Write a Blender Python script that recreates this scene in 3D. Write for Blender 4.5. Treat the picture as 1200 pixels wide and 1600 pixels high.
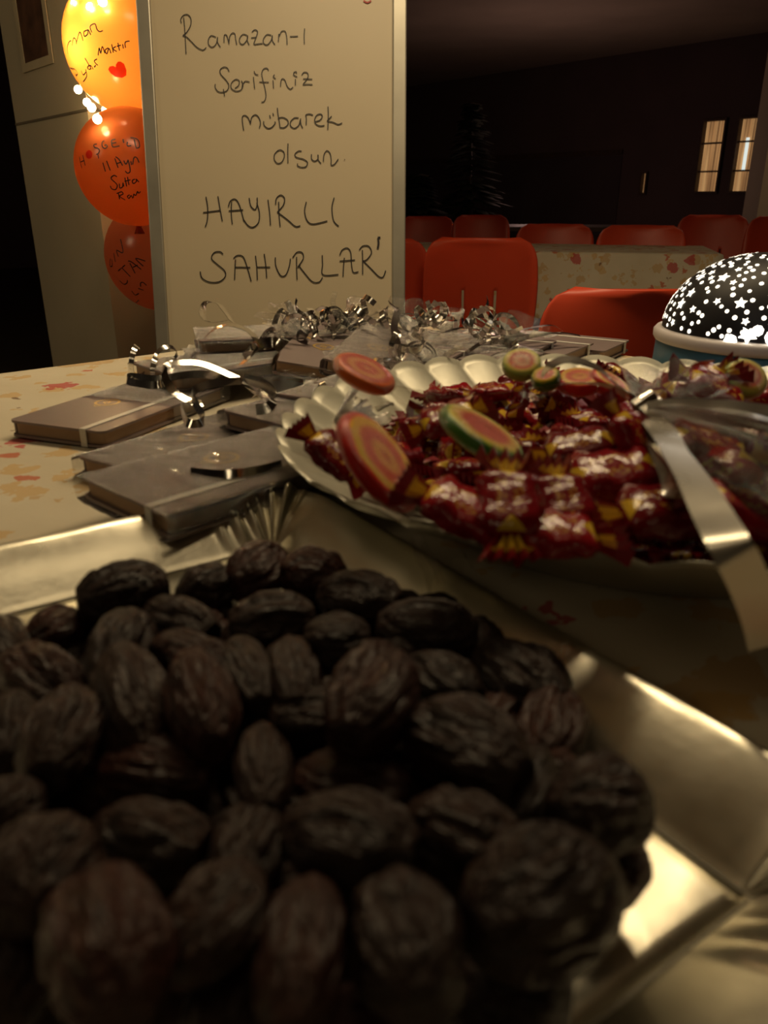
import bpy, bmesh, math, random
from mathutils import Vector, Matrix, Euler, Quaternion, noise
random.seed(11)
C = bpy.context.scene.collection
for o in list(bpy.data.objects): bpy.data.objects.remove(o)
R = math.radians

# ------------------------------------------------------------------ camera
CZ, PITCH, FPX = 0.95, R(21.7), 1232.0
cd = bpy.data.cameras.new('camera'); cam = bpy.data.objects.new('camera', cd); C.objects.link(cam)
cam.location = (0, 0, CZ); cam.rotation_euler = (R(90) - PITCH, 0, 0)
cd.sensor_fit = 'VERTICAL'; cd.sensor_height = 36; cd.lens = 36 * FPX / 1600
cd.clip_start = .01; cd.clip_end = 60
cd.dof.use_dof = True; cd.dof.focus_distance = 1.35; cd.dof.aperture_fstop = cd.lens / 2.8
bpy.context.scene.camera = cam
# ------------------------------------------------------------------ world
w = bpy.data.worlds.new('world'); bpy.context.scene.world = w; w.use_nodes = True
w.node_tree.nodes['Background'].inputs[0].default_value = (1, .72, .5, 1)
w.node_tree.nodes['Background'].inputs[1].default_value = .013
vs_ = bpy.context.scene.view_settings
vs_.view_transform = 'Standard'; vs_.look = 'None'; vs_.gamma = 1; vs_.exposure = 0; vs_.use_curve_mapping = False
# ------------------------------------------------------------------ lights
def area(name, loc, target, size, power, col, sy=None):
    l = bpy.data.lights.new(name, 'AREA'); l.energy = power; l.color = col; l.size = size
    if sy: l.shape = 'RECTANGLE'; l.size_y = sy
    o = bpy.data.objects.new(name, l); C.objects.link(o); o.location = loc
    o.rotation_euler = (Vector(target) - Vector(loc)).to_track_quat('-Z', 'Y').to_euler(); return o
def point(name, loc, power, col, rad=.02):
    l = bpy.data.lights.new(name, 'POINT'); l.energy = power; l.color = col; l.shadow_soft_size = rad
    o = bpy.data.objects.new(name, l); C.objects.link(o); o.location = loc; return o
WARM = (1, .76, .44)
area('ceiling_tube_light', (.12, 1.22, 2.0), (.05, 1.35, .75), 1.15, 15, WARM, .14).rotation_euler.rotate_axis('Z', R(-34))
area('overhead_lamp_light', (.12, .38, 2.25), (.08, .45, .75), .5, .7, WARM, .3)
area('side_lamp_light', (-2.5, .9, 2.0), (-1.0, 2.6, .9), .5, 5.5, WARM, .5)
area('front_fill_light', (-.3, -1.8, 1.9), (.1, .5, .78), .6, 1.6, WARM, .5)  # unseen fill added behind the camera to lift dish wall and date fronts
point('hall_light', (3.0, 5.0, 1.9), 9, (1, .66, .45), .15)
point('hall_light_far', (1.5, 8.5, 1.2), 9, (1, .6, .5), .2)
# ------------------------------------------------------------------ geometry of the place
def ray(px, py):
    a = (px - 600) / FPX; b = (800 - py) / FPX
    return Vector((a, math.cos(PITCH) + b * math.sin(PITCH), -math.sin(PITCH) + b * math.cos(PITCH)))
EYE = Vector((0, 0, CZ)); FWD = Vector((0, math.cos(PITCH), -math.sin(PITCH)))
RIGHT = Vector((1, 0, 0)); UP = Vector((0, math.sin(PITCH), math.cos(PITCH)))
def onz(px, py, z): r = ray(px, py); return EYE + r * ((z - CZ) / r.z)
def ony(px, py, y): r = ray(px, py); return EYE + r * (y / r.y)
def onpl(px, py, p0, n): r = ray(px, py); return EYE + r * ((p0 - EYE).dot(n) / r.dot(n))
def topx(p): d = Vector(p) - EYE; k = d.dot(FWD); return 600 + FPX * d.x / k, 800 - FPX * d.dot(UP) / k
TA = R(40.5)                                   # the tables and the hall share these two directions
U = Vector((math.cos(TA), math.sin(TA), 0)); V = Vector((-math.sin(TA), math.cos(TA), 0))
def uv(u, v, z=0): return U * u + V * v + Vector((0, 0, z))
TZ = .75

# ------------------------------------------------------------------ object helpers
def link(name, me, mat=None, parent=None, smooth=False):
    o = bpy.data.objects.new(name, me); C.objects.link(o)
    if mat and not me.materials: me.materials.append(mat)
    if smooth:
        for p in me.polygons: p.use_smooth = True
    if parent: o.parent = parent
    return o
def mesh(name, vs, fs, mat=None, parent=None, smooth=False):
    me = bpy.data.meshes.new(name); me.from_pydata([tuple(v) for v in vs], [], fs); me.update()
    return link(name, me, mat, parent, smooth)
def obj(name, bm, mat=None, parent=None, smooth=False):
    me = bpy.data.meshes.new(name); bmesh.ops.recalc_face_normals(bm, faces=bm.faces[:]); bm.to_mesh(me); bm.free()
    return link(name, me, mat, parent, smooth)
def tag(o, label, cat, group=None, kind=None):
    o['label'] = label; o['category'] = cat
    if group: o['group'] = group
    if kind: o['kind'] = kind
    return o
def thing(name, loc, rz=0, label=None, cat=None, group=None):
    o = bpy.data.objects.new(name, None); C.objects.link(o); o.location = loc; o.rotation_euler = (0, 0, rz)
    o.empty_display_size = .05
    return tag(o, label, cat, group) if label else o
def struct(o): o['kind'] = 'structure'; return o
def dup(root, label=None, group=None):
    r = root.copy(); C.objects.link(r)
    if label: r['label'] = label
    if group: r['group'] = group
    for ch in list(root.children):
        c = ch.copy(); C.objects.link(c); c.parent = r; c.matrix_parent_inverse = ch.matrix_parent_inverse.copy()
        for g in ch.children:
            d = g.copy(); C.objects.link(d); d.parent = c
    return r
def solid(o, t, off=0):
    m = o.modifiers.new('thick', 'SOLIDIFY'); m.thickness = t; m.offset = off; return o
def bevel(o, wd, seg=2):
    m = o.modifiers.new('bevel', 'BEVEL'); m.width = wd; m.segments = seg; m.limit_method = 'ANGLE'; return o
def bx(bm, c, s, M=None):
    r = bmesh.ops.create_cube(bm, size=1); T = Matrix.Translation(c) @ Matrix.Diagonal((*s, 1))
    bmesh.ops.transform(bm, matrix=(M @ T) if M else T, verts=r['verts']); return r['verts']
def box(name, c, s, mat, parent=None, bev=0):
    bm = bmesh.new(); bx(bm, Vector(c), s); o = obj(name, bm, mat, parent)
    return bevel(o, bev) if bev else o
def tube(bm, pts, r, n=8):
    pts = [Vector(p) for p in pts]; rings = []
    for i, p in enumerate(pts):
        d = (pts[min(i + 1, len(pts) - 1)] - pts[max(i - 1, 0)]).normalized()
        a = d.orthogonal().normalized() if i == 0 else (pa - d * pa.dot(d)).normalized()
        pa = a; b = d.cross(a); rr = r[i] if isinstance(r, (list, tuple)) else r
        rings.append([bm.verts.new(p + (a * math.cos(2 * math.pi * k / n) + b * math.sin(2 * math.pi * k / n)) * rr) for k in range(n)])
    for A, B in zip(rings, rings[1:]):
        for k in range(n): bm.faces.new((A[k], A[(k + 1) % n], B[(k + 1) % n], B[k]))
    bm.faces.new(rings[0][::-1]); bm.faces.new(rings[-1])
def lathe(name, prof, mat, parent=None, n=64, smooth=True):
    vs, fs = [], []
    for r, z in prof:
        for k in range(n): a = 2 * math.pi * k / n; vs.append((r * math.cos(a), r * math.sin(a), z))
    for i in range(len(prof) - 1):
        for k in range(n): fs.append((i * n + k, i * n + (k + 1) % n, (i + 1) * n + (k + 1) % n, (i + 1) * n + k))
    return mesh(name, vs, fs, mat, parent, smooth)
def smoothpts(P, k=6):
    P = [Vector(p) for p in P]; out = []
    for i in range(len(P) - 1):
        a, b, c, d = P[max(i - 1, 0)], P[i], P[i + 1], P[min(i + 2, len(P) - 1)]
        for j in range(k):
            t = j / k
            out.append(.5 * (2 * b + (c - a) * t + (2 * a - 5 * b + 4 * c - d) * t * t + (3 * b - a - 3 * c + d) * t ** 3))
    out.append(P[-1]); return out

# ------------------------------------------------------------------ materials
MATS = {}
def base(name):
    m = bpy.data.materials.new(name); m.use_nodes = True; nt = m.node_tree
    MATS[name] = m
    return m, nt, nt.nodes['Principled BSDF']
def nd(nt, t, **k):
    n = nt.nodes.new(t)
    for a, b in k.items():
        if a in n.inputs: n.inputs[a].default_value = b
        else: setattr(n, a, b)
    return n
def coords(nt, kind='Object', scale=None):
    tc = nt.nodes.new('ShaderNodeTexCoord')
    if scale is None: return tc.outputs[kind]
    mp = nt.nodes.new('ShaderNodeMapping'); mp.inputs['Scale'].default_value = scale
    nt.links.new(tc.outputs[kind], mp.inputs[0]); return mp.outputs[0]
def bumped(nt, b, vec, scale, strength, dist, detail=4, rough=.6, tex='ShaderNodeTexNoise'):
    n = nt.nodes.new(tex); n.inputs['Scale'].default_value = scale
    if tex.endswith('Noise'): n.inputs['Detail'].default_value = detail; n.inputs['Roughness'].default_value = rough
    nt.links.new(vec, n.inputs['Vector'])
    bp = nt.nodes.new('ShaderNodeBump'); bp.inputs['Strength'].default_value = strength; bp.inputs['Distance'].default_value = dist
    nt.links.new(n.outputs[0], bp.inputs['Height']); nt.links.new(bp.outputs[0], b.inputs['Normal']); return n, bp
def ramp(nt, src, stops, interp='LINEAR'):
    r = nt.nodes.new('ShaderNodeValToRGB'); r.color_ramp.interpolation = interp
    e = r.color_ramp.elements
    while len(e) < len(stops): e.new(.5)
    for x, (p, c) in zip(e, stops): x.position = p; x.color = (*c, 1) if len(c) == 3 else c
    nt.links.new(src, r.inputs[0]); return r.outputs[0]
def mixc(nt, fac, a, b):
    m = nt.nodes.new('ShaderNodeMix'); m.data_type = 'RGBA'
    for s, v in ((0, fac), (6, a), (7, b)):
        if hasattr(v, 'node'): nt.links.new(v, m.inputs[s])
        else: m.inputs[s].default_value = v if s == 0 else (*v, 1)
    return m.outputs[2]
def mth(nt, op, a, b=0.0, c=None):
    m = nt.nodes.new('ShaderNodeMath'); m.operation = op
    for s, v in ((0, a), (1, b), (2, c)):
        if v is None: continue
        if hasattr(v, 'node'): nt.links.new(v, m.inputs[s])
        else: m.inputs[s].default_value = v
    return m.outputs[0]
def plain(name, col, rough=.6, metal=0, spec=.5, var=.12, vs=8, bump=None, coat=0):
    m, nt, b = base(name)
    n = nt.nodes.new('ShaderNodeTexNoise'); n.inputs['Scale'].default_value = vs; n.inputs['Detail'].default_value = 5
    nt.links.new(coords(nt), n.inputs['Vector'])
    c = ramp(nt, n.outputs[0], [(.3, tuple(x * (1 - var) for x in col)), (.7, tuple(min(1, x * (1 + var)) for x in col))])
    nt.links.new(c, b.inputs['Base Color'])
    b.inputs['Roughness'].default_value = rough; b.inputs['Metallic'].default_value = metal
    b.inputs['Specular IOR Level'].default_value = spec; b.inputs['Coat Weight'].default_value = coat
    if bump: bumped(nt, b, coords(nt), *bump)
    return m
def emit(name, col, s):
    m, nt, b = base(name); b.inputs['Emission Color'].default_value = (*col, 1); b.inputs['Emission Strength'].default_value = s
    b.inputs['Base Color'].default_value = (*col, 1); return m
def cloth_mat():
    m, nt, b = base('floral_cloth'); vec = coords(nt)
    d = nd(nt, 'ShaderNodeTexNoise', Scale=60.0, Detail=5.0); nt.links.new(vec, d.inputs['Vector'])
    ad = nt.nodes.new('ShaderNodeVectorMath'); ad.operation = 'MULTIPLY_ADD'; ad.inputs[1].default_value = (.042, .042, .042)
    nt.links.new(d.outputs['Color'], ad.inputs[0]); nt.links.new(vec, ad.inputs[2])
    col = (.60, .53, .40)
    base_n = nd(nt, 'ShaderNodeTexNoise', Scale=5.0, Detail=3.0); nt.links.new(vec, base_n.inputs['Vector'])
    c = ramp(nt, base_n.outputs[0], [(.3, (.55, .48, .35)), (.7, (.66, .60, .47))])
    for i, (sc, th, sd, cc, chance) in enumerate([(15, .30, 3.1, (.50, .30, .10), .75), (24, .32, 9.7, (.56, .34, .10), .7), (10.5, .22, 0, (.46, .04, .05), .62),
                                  (16, .17, 5.3, (.50, .10, .04), .55), (19, .13, 7.7, (.16, .08, .04), .4)]):
        off = nt.nodes.new('ShaderNodeVectorMath'); off.inputs[1].default_value = (sd, sd * .7, sd * .3); nt.links.new(ad.outputs[0], off.inputs[0])
        v = nt.nodes.new('ShaderNodeTexVoronoi'); v.inputs['Scale'].default_value = sc; nt.links.new(off.outputs[0], v.inputs['Vector'])
        rnd = nt.nodes.new('ShaderNodeSeparateColor'); nt.links.new(v.outputs['Color'], rnd.inputs[0])
        inside = mth(nt, 'LESS_THAN', v.outputs['Distance'], th); has = mth(nt, 'LESS_THAN', rnd.outputs[0], chance)
        f = mth(nt, 'MULTIPLY', mth(nt, 'MULTIPLY', inside, has), .8 if i > 1 else .6)
        c = mixc(nt, f, c, cc)
    nt.links.new(c, b.inputs['Base Color']); b.inputs['Roughness'].default_value = .75; b.inputs['Specular IOR Level'].default_value = .25
    bumped(nt, b, vec, 30, .25, .004)
    return m
def foil_mat(name, col, rough, s1=14, st=.25, metal=1.0, dist=.003):
    m, nt, b = base(name); vec = coords(nt); b.inputs['Base Color'].default_value = (*col, 1); b.inputs['Metallic'].default_value = metal
    n = nd(nt, 'ShaderNodeTexNoise', Scale=35.0, Detail=4.0); nt.links.new(vec, n.inputs['Vector'])
    r = nt.nodes.new('ShaderNodeMapRange'); r.inputs[3].default_value = rough * .75; r.inputs[4].default_value = rough * 1.3
    nt.links.new(n.outputs[0], r.inputs[0]); nt.links.new(r.outputs[0], b.inputs['Roughness'])
    bumped(nt, b, vec, s1, st, dist, detail=6)
    return m
def film_mat(name='clear_film', fac=.03, scale=170, rough=.07, gain=1.9):
    m, nt, b = base(name); out = nt.nodes['Material Output']
    tr = nt.nodes.new('ShaderNodeBsdfTransparent'); tr.inputs[0].default_value = (.93, .92, .90, 1)
    gl = nt.nodes.new('ShaderNodeBsdfGlossy'); gl.inputs['Roughness'].default_value = rough; gl.inputs[0].default_value = (.85, .85, .85, 1)
    vec = coords(nt, 'Object', (1, 2.5, 1)); n = nd(nt, 'ShaderNodeTexNoise', Scale=float(scale), Detail=5.0, Roughness=.65); nt.links.new(vec, n.inputs['Vector'])
    n.inputs['Distortion'].default_value = 1.2
    bp = nt.nodes.new('ShaderNodeBump'); bp.inputs['Strength'].default_value = 1; bp.inputs['Distance'].default_value = .0045
    nt.links.new(n.outputs[0], bp.inputs['Height']); nt.links.new(bp.outputs[0], gl.inputs['Normal'])
    fr = nt.nodes.new('ShaderNodeFresnel'); fr.inputs[0].default_value = 1.5
    f = mth(nt, 'MULTIPLY_ADD', fr.outputs[0], gain, fac); f.node.use_clamp = True
    mx = nt.nodes.new('ShaderNodeMixShader'); nt.links.new(f, mx.inputs[0]); nt.links.new(tr.outputs[0], mx.inputs[1]); nt.links.new(gl.outputs[0], mx.inputs[2])
    nt.links.new(mx.outputs[0], out.inputs[0]); return m
def date_mat(name, c1, c2, rough):
    m, nt, b = base(name); vec = coords(nt, 'Object', (1, 2.4, 2.4))
    n = nd(nt, 'ShaderNodeTexNoise', Scale=1.6, Detail=6.0, Roughness=.6); nt.links.new(vec, n.inputs['Vector'])
    oi = nt.nodes.new('ShaderNodeObjectInfo')
    c = ramp(nt, n.outputs[0], [(.3, c1), (.75, c2)])
    c = mixc(nt, mth(nt, 'MULTIPLY', oi.outputs['Random'], .55), c, (c1[0] * .7, c1[1] * .9, c1[2]))
    nt.links.new(c, b.inputs['Base Color'])
    rr = nt.nodes.new('ShaderNodeMapRange'); rr.inputs[3].default_value = rough - .12; rr.inputs[4].default_value = rough + .15
    nt.links.new(n.outputs[0], rr.inputs[0]); nt.links.new(rr.outputs[0], b.inputs['Roughness'])
    b.inputs['Specular IOR Level'].default_value = .3
    b.inputs['Subsurface Weight'].default_value = 0
    bumped(nt, b, vec, 2.6, .35, .12, detail=3)
    return m
def candy_mat():
    m, nt, b = base('burgundy_wrapper'); tc = nt.nodes.new('ShaderNodeTexCoord'); sp = nt.nodes.new('ShaderNodeSeparateXYZ'); nt.links.new(tc.outputs['Object'], sp.inputs[0])
    ax = mth(nt, 'ABSOLUTE', sp.outputs[0]); ay = mth(nt, 'ABSOLUTE', sp.outputs[1])
    # yellow triangle whose point aims at the middle
    tri = mth(nt, 'LESS_THAN', ay, mth(nt, 'MULTIPLY', mth(nt, 'SUBTRACT', ax, .0105), 1.0)); lim = mth(nt, 'LESS_THAN', ax, .0165)
    t = mth(nt, 'MULTIPLY', tri, lim)
    n = nd(nt, 'ShaderNodeTexNoise', Scale=420.0, Detail=1.0); nt.links.new(tc.outputs['Object'], n.inputs['Vector'])
    band = mth(nt, 'MULTIPLY', mth(nt, 'LESS_THAN', mth(nt, 'ABSOLUTE', mth(nt, 'SUBTRACT', ay, .0035)), .0022), mth(nt, 'GREATER_THAN', n.outputs[0], .52))
    band = mth(nt, 'MULTIPLY', band, mth(nt, 'LESS_THAN', ax, .0095))
    oi = nt.nodes.new('ShaderNodeObjectInfo')
    red = mixc(nt, oi.outputs['Random'], (.14, .004, .008), (.27, .008, .014))
    c = mixc(nt, t, red, (.62, .40, .03)); c = mixc(nt, mth(nt, 'MULTIPLY', band, .7), c, (.5, .27, .05))
    nt.links.new(c, b.inputs['Base Color']); b.inputs['Roughness'].default_value = .18; b.inputs['Specular IOR Level'].default_value = .42
    bumped(nt, b, coords(nt, 'Object', (1, .5, 1)), 190, .6, .002, detail=3)
    return m
def fan_mat():
    m, nt, b = base('burgundy_wrapper_end'); tc = nt.nodes.new('ShaderNodeTexCoord'); sp = nt.nodes.new('ShaderNodeSeparateXYZ'); nt.links.new(tc.outputs['Object'], sp.inputs[0])
    ax = mth(nt, 'ABSOLUTE', sp.outputs[0]); ay = mth(nt, 'ABSOLUTE', sp.outputs[1])
    y = mth(nt, 'MULTIPLY', mth(nt, 'LESS_THAN', ay, mth(nt, 'MULTIPLY', mth(nt, 'SUBTRACT', ax, .0150), .9)), mth(nt, 'LESS_THAN', ax, .0245))
    c = mixc(nt, y, (.22, .006, .012), (.60, .38, .03)); nt.links.new(c, b.inputs['Base Color']); b.inputs['Roughness'].default_value = .3; return m
def slice_mat(name, cols):
    """concentric rings in the candy with a wavy swirl"""
    m, nt, b = base(name); tc = nt.nodes.new('ShaderNodeTexCoord'); sp = nt.nodes.new('ShaderNodeSeparateXYZ'); nt.links.new(tc.outputs['Object'], sp.inputs[0])
    r = mth(nt, 'SQRT', mth(nt, 'ADD', mth(nt, 'MULTIPLY', sp.outputs[0], sp.outputs[0]), mth(nt, 'MULTIPLY', sp.outputs[1], sp.outputs[1])))
    n = nd(nt, 'ShaderNodeTexNoise', Scale=60.0, Detail=2.0); nt.links.new(tc.outputs['Object'], n.inputs['Vector'])
    r = mth(nt, 'ADD', mth(nt, 'DIVIDE', r, .03), mth(nt, 'MULTIPLY', mth(nt, 'SUBTRACT', n.outputs[0], .5), .18))
    c = ramp(nt, r, cols, 'LINEAR'); nt.links.new(c, b.inputs['Base Color']); b.inputs['Roughness'].default_value = .4; b.inputs['Specular IOR Level'].default_value = .3
    return m
M = {}
M['cloth'] = cloth_mat()
M['tray'] = foil_mat('silver_tray_foil', (.82, .78, .64), .30, 16, .22)
M['dish'] = foil_mat('silver_dish', (.40, .385, .31), .36, 60, .25, .30, .001)
M['ribbon'] = foil_mat('silver_ribbon', (.80, .78, .74), .15, 60, .35, 1.0, .001)
M['ribbon_broad'] = foil_mat('broad_silver_ribbon', (.60, .57, .50), .28, 30, .15, .75, .001)
M['film'] = film_mat()
M['film_fine'] = film_mat('fine_film', -.035, 130, .07, .24)
M['date'] = date_mat('date_brown', (.011, .0042, .0028), (.046, .018, .010), .42)
M['date_red'] = date_mat('date_reddish', (.018, .005, .003), (.072, .019, .010), .38)
M['candy'] = candy_mat()
M['fan'] = fan_mat()
M['slice_orange'] = slice_mat('orange_slice', [(0, (.70, .10, .01)), (.22, (.78, .34, .01)), (.42, (.66, .05, .01)), (.58, (.74, .11, .01)), (.68, (.80, .45, .02)), (.80, (.80, .47, .02)), (.87, (.60, .022, .015))])
M['slice_melon'] = slice_mat('melon_slice', [(0, (.62, .03, .015)), (.5, (.6, .05, .015)), (.68, (.75, .46, .03)), (.82, (.6, .50, .05)), (.93, (.07, .22, .03))])
M['slice_red'] = slice_mat('red_slice', [(0, (.72, .26, .08)), (.25, (.60, .03, .015)), (.5, (.72, .30, .06)), (.7, (.58, .025, .015)), (.9, (.70, .14, .02))])
M['slice_lime'] = slice_mat('lime_slice', [(0, (.72, .22, .15)), (.3, (.78, .45, .3)), (.55, (.6, .1, .06)), (.75, (.75, .62, .15)), (.93, (.35, .45, .10))])
M['cover'] = plain('notebook_cover', (.20, .15, .145), .45, bump=(90, .2, .001))
M['pages'] = plain('page_edges', (.33, .22, .14), .8)
M['band'] = plain('elastic_band', (.62, .60, .55), .5)
M['gold'] = plain('gold_print', (.55, .36, .10), .4, metal=.5)
M['board'] = plain('board_surface', (.49, .415, .29), .42, var=.02, vs=4)
M['alu'] = plain('board_frame_metal', (.34, .32, .27), .4, metal=.6)
M['ink'] = plain('marker_ink', (.012, .010, .012), .5)
M['red_ink'] = plain('red_marker_ink', (.35, .015, .012), .5)
M['chair'] = plain('orange_plastic', (.58, .060, .022), .42, var=.05)
M['red_drawing'] = None
M['steel'] = plain('chair_steel', (.25, .25, .25), .35, metal=1)
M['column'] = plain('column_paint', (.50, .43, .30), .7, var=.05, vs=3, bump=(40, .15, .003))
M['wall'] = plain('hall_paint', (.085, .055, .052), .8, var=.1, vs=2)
M['wall_low'] = plain('hall_wainscot', (.055, .038, .038), .7, var=.1, vs=2)
M['ceil'] = plain('ceiling_paint', (.42, .34, .26), .8, var=.08, vs=2)
M['wood'] = plain('dark_wood', (.06, .035, .022), .6, var=.3, vs=20)
M['black'] = plain('black_plastic', (.010, .009, .012), .5, spec=.25)
M['blue'] = plain('blue_base', (.03, .12, .20), .45)
M['collar'] = plain('pale_collar', (.55, .50, .50), .5)
M['leaf'] = plain('plant_leaf', (.020, .026, .014), .6)
M['pot'] = plain('plant_pot', (.10, .05, .03), .6)
M['cable'] = plain('string_cable', (.25, .2, .1), .5)
M['tape'] = plain('paper_tape', (.50, .42, .28), .7)
M['poster'] = plain('poster_print', (.10, .045, .025), .6, var=.5, vs=14)
M['seam'] = plain('column_joint', (.16, .13, .09), .8)
def floor_mat():
    m, nt, b = base('floor_tiles'); vec = coords(nt)
    br = nt.nodes.new('ShaderNodeTexBrick'); br.offset = 0; br.inputs['Scale'].default_value = 1.0
    br.inputs['Brick Width'].default_value = .4; br.inputs['Row Height'].default_value = .4; br.inputs['Mortar Size'].default_value = .004
    br.inputs['Color1'].default_value = (.07, .055, .045, 1); br.inputs['Color2'].default_value = (.085, .065, .055, 1); br.inputs['Mortar'].default_value = (.03, .025, .02, 1)
    nt.links.new(vec, br.inputs['Vector']); nt.links.new(br.outputs[0], b.inputs['Base Color']); b.inputs['Roughness'].default_value = .5; return m
M['floor'] = floor_mat()
def balloon_mat(name, col, tcol):
    m, nt, b = base(name); out = nt.nodes['Material Output']
    b.inputs['Base Color'].default_value = (*col, 1); b.inputs['Roughness'].default_value = .22
    tl = nt.nodes.new('ShaderNodeBsdfTranslucent'); tl.inputs[0].default_value = (*tcol, 1)
    n = nd(nt, 'ShaderNodeTexNoise', Scale=9.0); nt.links.new(coords(nt), n.inputs['Vector'])
    f = mth(nt, 'MULTIPLY_ADD', n.outputs[0], .10, .50)
    mx = nt.nodes.new('ShaderNodeMixShader'); nt.links.new(f, mx.inputs[0]); nt.links.new(b.outputs[0], mx.inputs[1]); nt.links.new(tl.outputs[0], mx.inputs[2])
    nt.links.new(mx.outputs[0], out.inputs[0]); return m
M['red_drawing'] = balloon_mat('red_marker_on_rubber', (.5, .03, .015), (.9, .10, .03))
M['balloon_y'] = balloon_mat('amber_balloon', (.70, .28, .06), (1, .42, .08))
M['balloon_o'] = balloon_mat('orange_balloon', (.50, .13, .04), (.85, .28, .06))
M['balloon_r'] = balloon_mat('red_orange_balloon', (.42, .10, .05), (.6, .18, .08))
def curtain_mat():
    m, nt, b = base('lit_curtain'); vec = coords(nt, 'Object', (1, 1, .04))
    n = nd(nt, 'ShaderNodeTexNoise', Scale=14.0, Detail=4.0); nt.links.new(vec, n.inputs['Vector'])
    c = ramp(nt, n.outputs[0], [(.35, (.10, .045, .018)), (.5, (.36, .19, .075)), (.68, (.60, .36, .15))])
    nt.links.new(c, b.inputs['Base Color']); nt.links.new(c, b.inputs['Emission Color']); b.inputs['Emission Strength'].default_value = .62; return m
M['curtain'] = curtain_mat()
M['bulb'] = emit('bulb_glow', (1, .74, .36), 30)
M['star'] = emit('star_window_glow', (1, .90, .72), 3.0)
M['starcore'] = emit('lamp_core_glow', (1, .93, .75), 12.0)
M['cool_tube'] = emit('tube_glow', (.75, .85, .8), .9)

# ------------------------------------------------------------------ the hall
CEIL = 2.55
W0 = onz(640, 135, CEIL); W1 = onz(1200, 50, CEIL); WD = (W1 - W0).normalized(); WN = Vector((WD.y, -WD.x, 0))   # right-hand wall line
if WN.y > 0: WN = -WN
CORN = W0 - WD * 2.5
def wallslab(name, p, q, z0, z1, mat, t=.15, parent=None):
    """vertical slab whose front face runs from p to q; thickness goes away from the camera"""
    p, q = Vector(p), Vector(q); d = (q - p).normalized(); n = Vector((-d.y, d.x, 0))
    if n.dot(Vector(((p + q) / 2).to_tuple()) - EYE) < 0: n = -n
    vs = [];
    for z in (z0, z1):
        for a in (p, q, q + n * t, p + n * t): vs.append((a.x, a.y, z))
    return mesh(name, vs, [(0, 1, 2, 3)[::-1], (4, 5, 6, 7), (0, 1, 5, 4), (1, 2, 6, 5), (2, 3, 7, 6), (3, 0, 4, 7)], mat, parent)
def rotbox(name, c, s, rz, mat, parent=None, bev=0):
    bm = bmesh.new(); bx(bm, Vector((0, 0, 0)), s); bmesh.ops.transform(bm, matrix=Matrix.Translation(c) @ Matrix.Rotation(rz, 4, 'Z'), verts=bm.verts[:])
    o = obj(name, bm, mat, parent); return bevel(o, bev) if bev else o
struct(box('floor', (0, 6, -.05), (26, 26, .1), M['floor']))
struct(box('ceiling', (0, 6, CEIL + .05), (26, 26, .1), M['ceil']))
E1 = W1 + WD * 3.0; LD = -U
E0 = CORN + LD * 9
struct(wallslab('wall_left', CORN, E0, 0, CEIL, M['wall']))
# right-hand wall, built around its two window openings
def wx(px, py): return (onpl(px, py, W0, WN) - W0).dot(WD), onpl(px, py, W0, WN).z
WINS = []
for pts in (((1099, 191), (1138, 190), (1086, 298)), ((1154, 183), (1196, 181), (1141, 302))):
    (s0, z1), (s1, _), (s2, z0) = wx(*pts[0]), wx(*pts[1]), wx(*pts[2]); WINS.append((min(s0, s2) if False else (s0 + s2) / 2, s1 if True else 0, z0, z1))
SL = (W0 - CORN).length
def wp(s, z=0): p = W0 + WD * s; return Vector((p.x, p.y, z))
a0, a1 = WINS[0][0], WINS[0][1]; b0, b1 = WINS[1][0], WINS[1][1]
s_n = wx(1000, 300); s_m = wx(1011, 300); nz0, nz1 = wx(1005, 304)[1], wx(1005, 268)[1]
zlo, zhi = min(WINS[0][2], WINS[1][2]), max(WINS[0][3], WINS[1][3])
send = (E1 - W0).length
slots = [(s_n[0], s_m[0], nz0, nz1), (a0, a1, zlo, zhi), (b0, b1, zlo, zhi)]
bm_parts = []; prev = -SL
wall_r = None
segs = []
for (x0, x1, z0, z1) in slots:
    segs.append((prev, x0, 0, CEIL)); segs.append((x0, x1, 0, z0)); segs.append((x0, x1, z1, CEIL)); prev = x1
segs.append((prev, send, 0, CEIL))
vs, fs = [], []
for (x0, x1, z0, z1) in segs:
    k = len(vs)
    for z in (z0, z1):
        for a in (wp(x0), wp(x1), wp(x1) - WN * .15, wp(x0) - WN * .15): vs.append((a.x, a.y, z))
    fs += [tuple(k + i for i in f) for f in ((3, 2, 1, 0), (4, 5, 6, 7), (0, 1, 5, 4), (1, 2, 6, 5), (2, 3, 7, 6), (3, 0, 4, 7))]
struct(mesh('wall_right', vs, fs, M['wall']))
zt = wx(820, 245)[1]
ts = wp(-SL + .02, zt); te = wp(s_n[0] - .3, zt); mid = (ts + te) / 2
rzw = math.atan2(WD.y, WD.x)
struct(rotbox('trim_1', mid + WN * .015 + Vector((0, 0, 0)), ((te - ts).length, .03, .06), rzw, M['wood']))
mid2 = Vector((mid.x, mid.y, (zt - .03) / 2)) + WN * .008
struct(rotbox('wainscot_panel', mid2, ((te - ts).length, .014, zt - .06), rzw, M['wall_low']))
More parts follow.
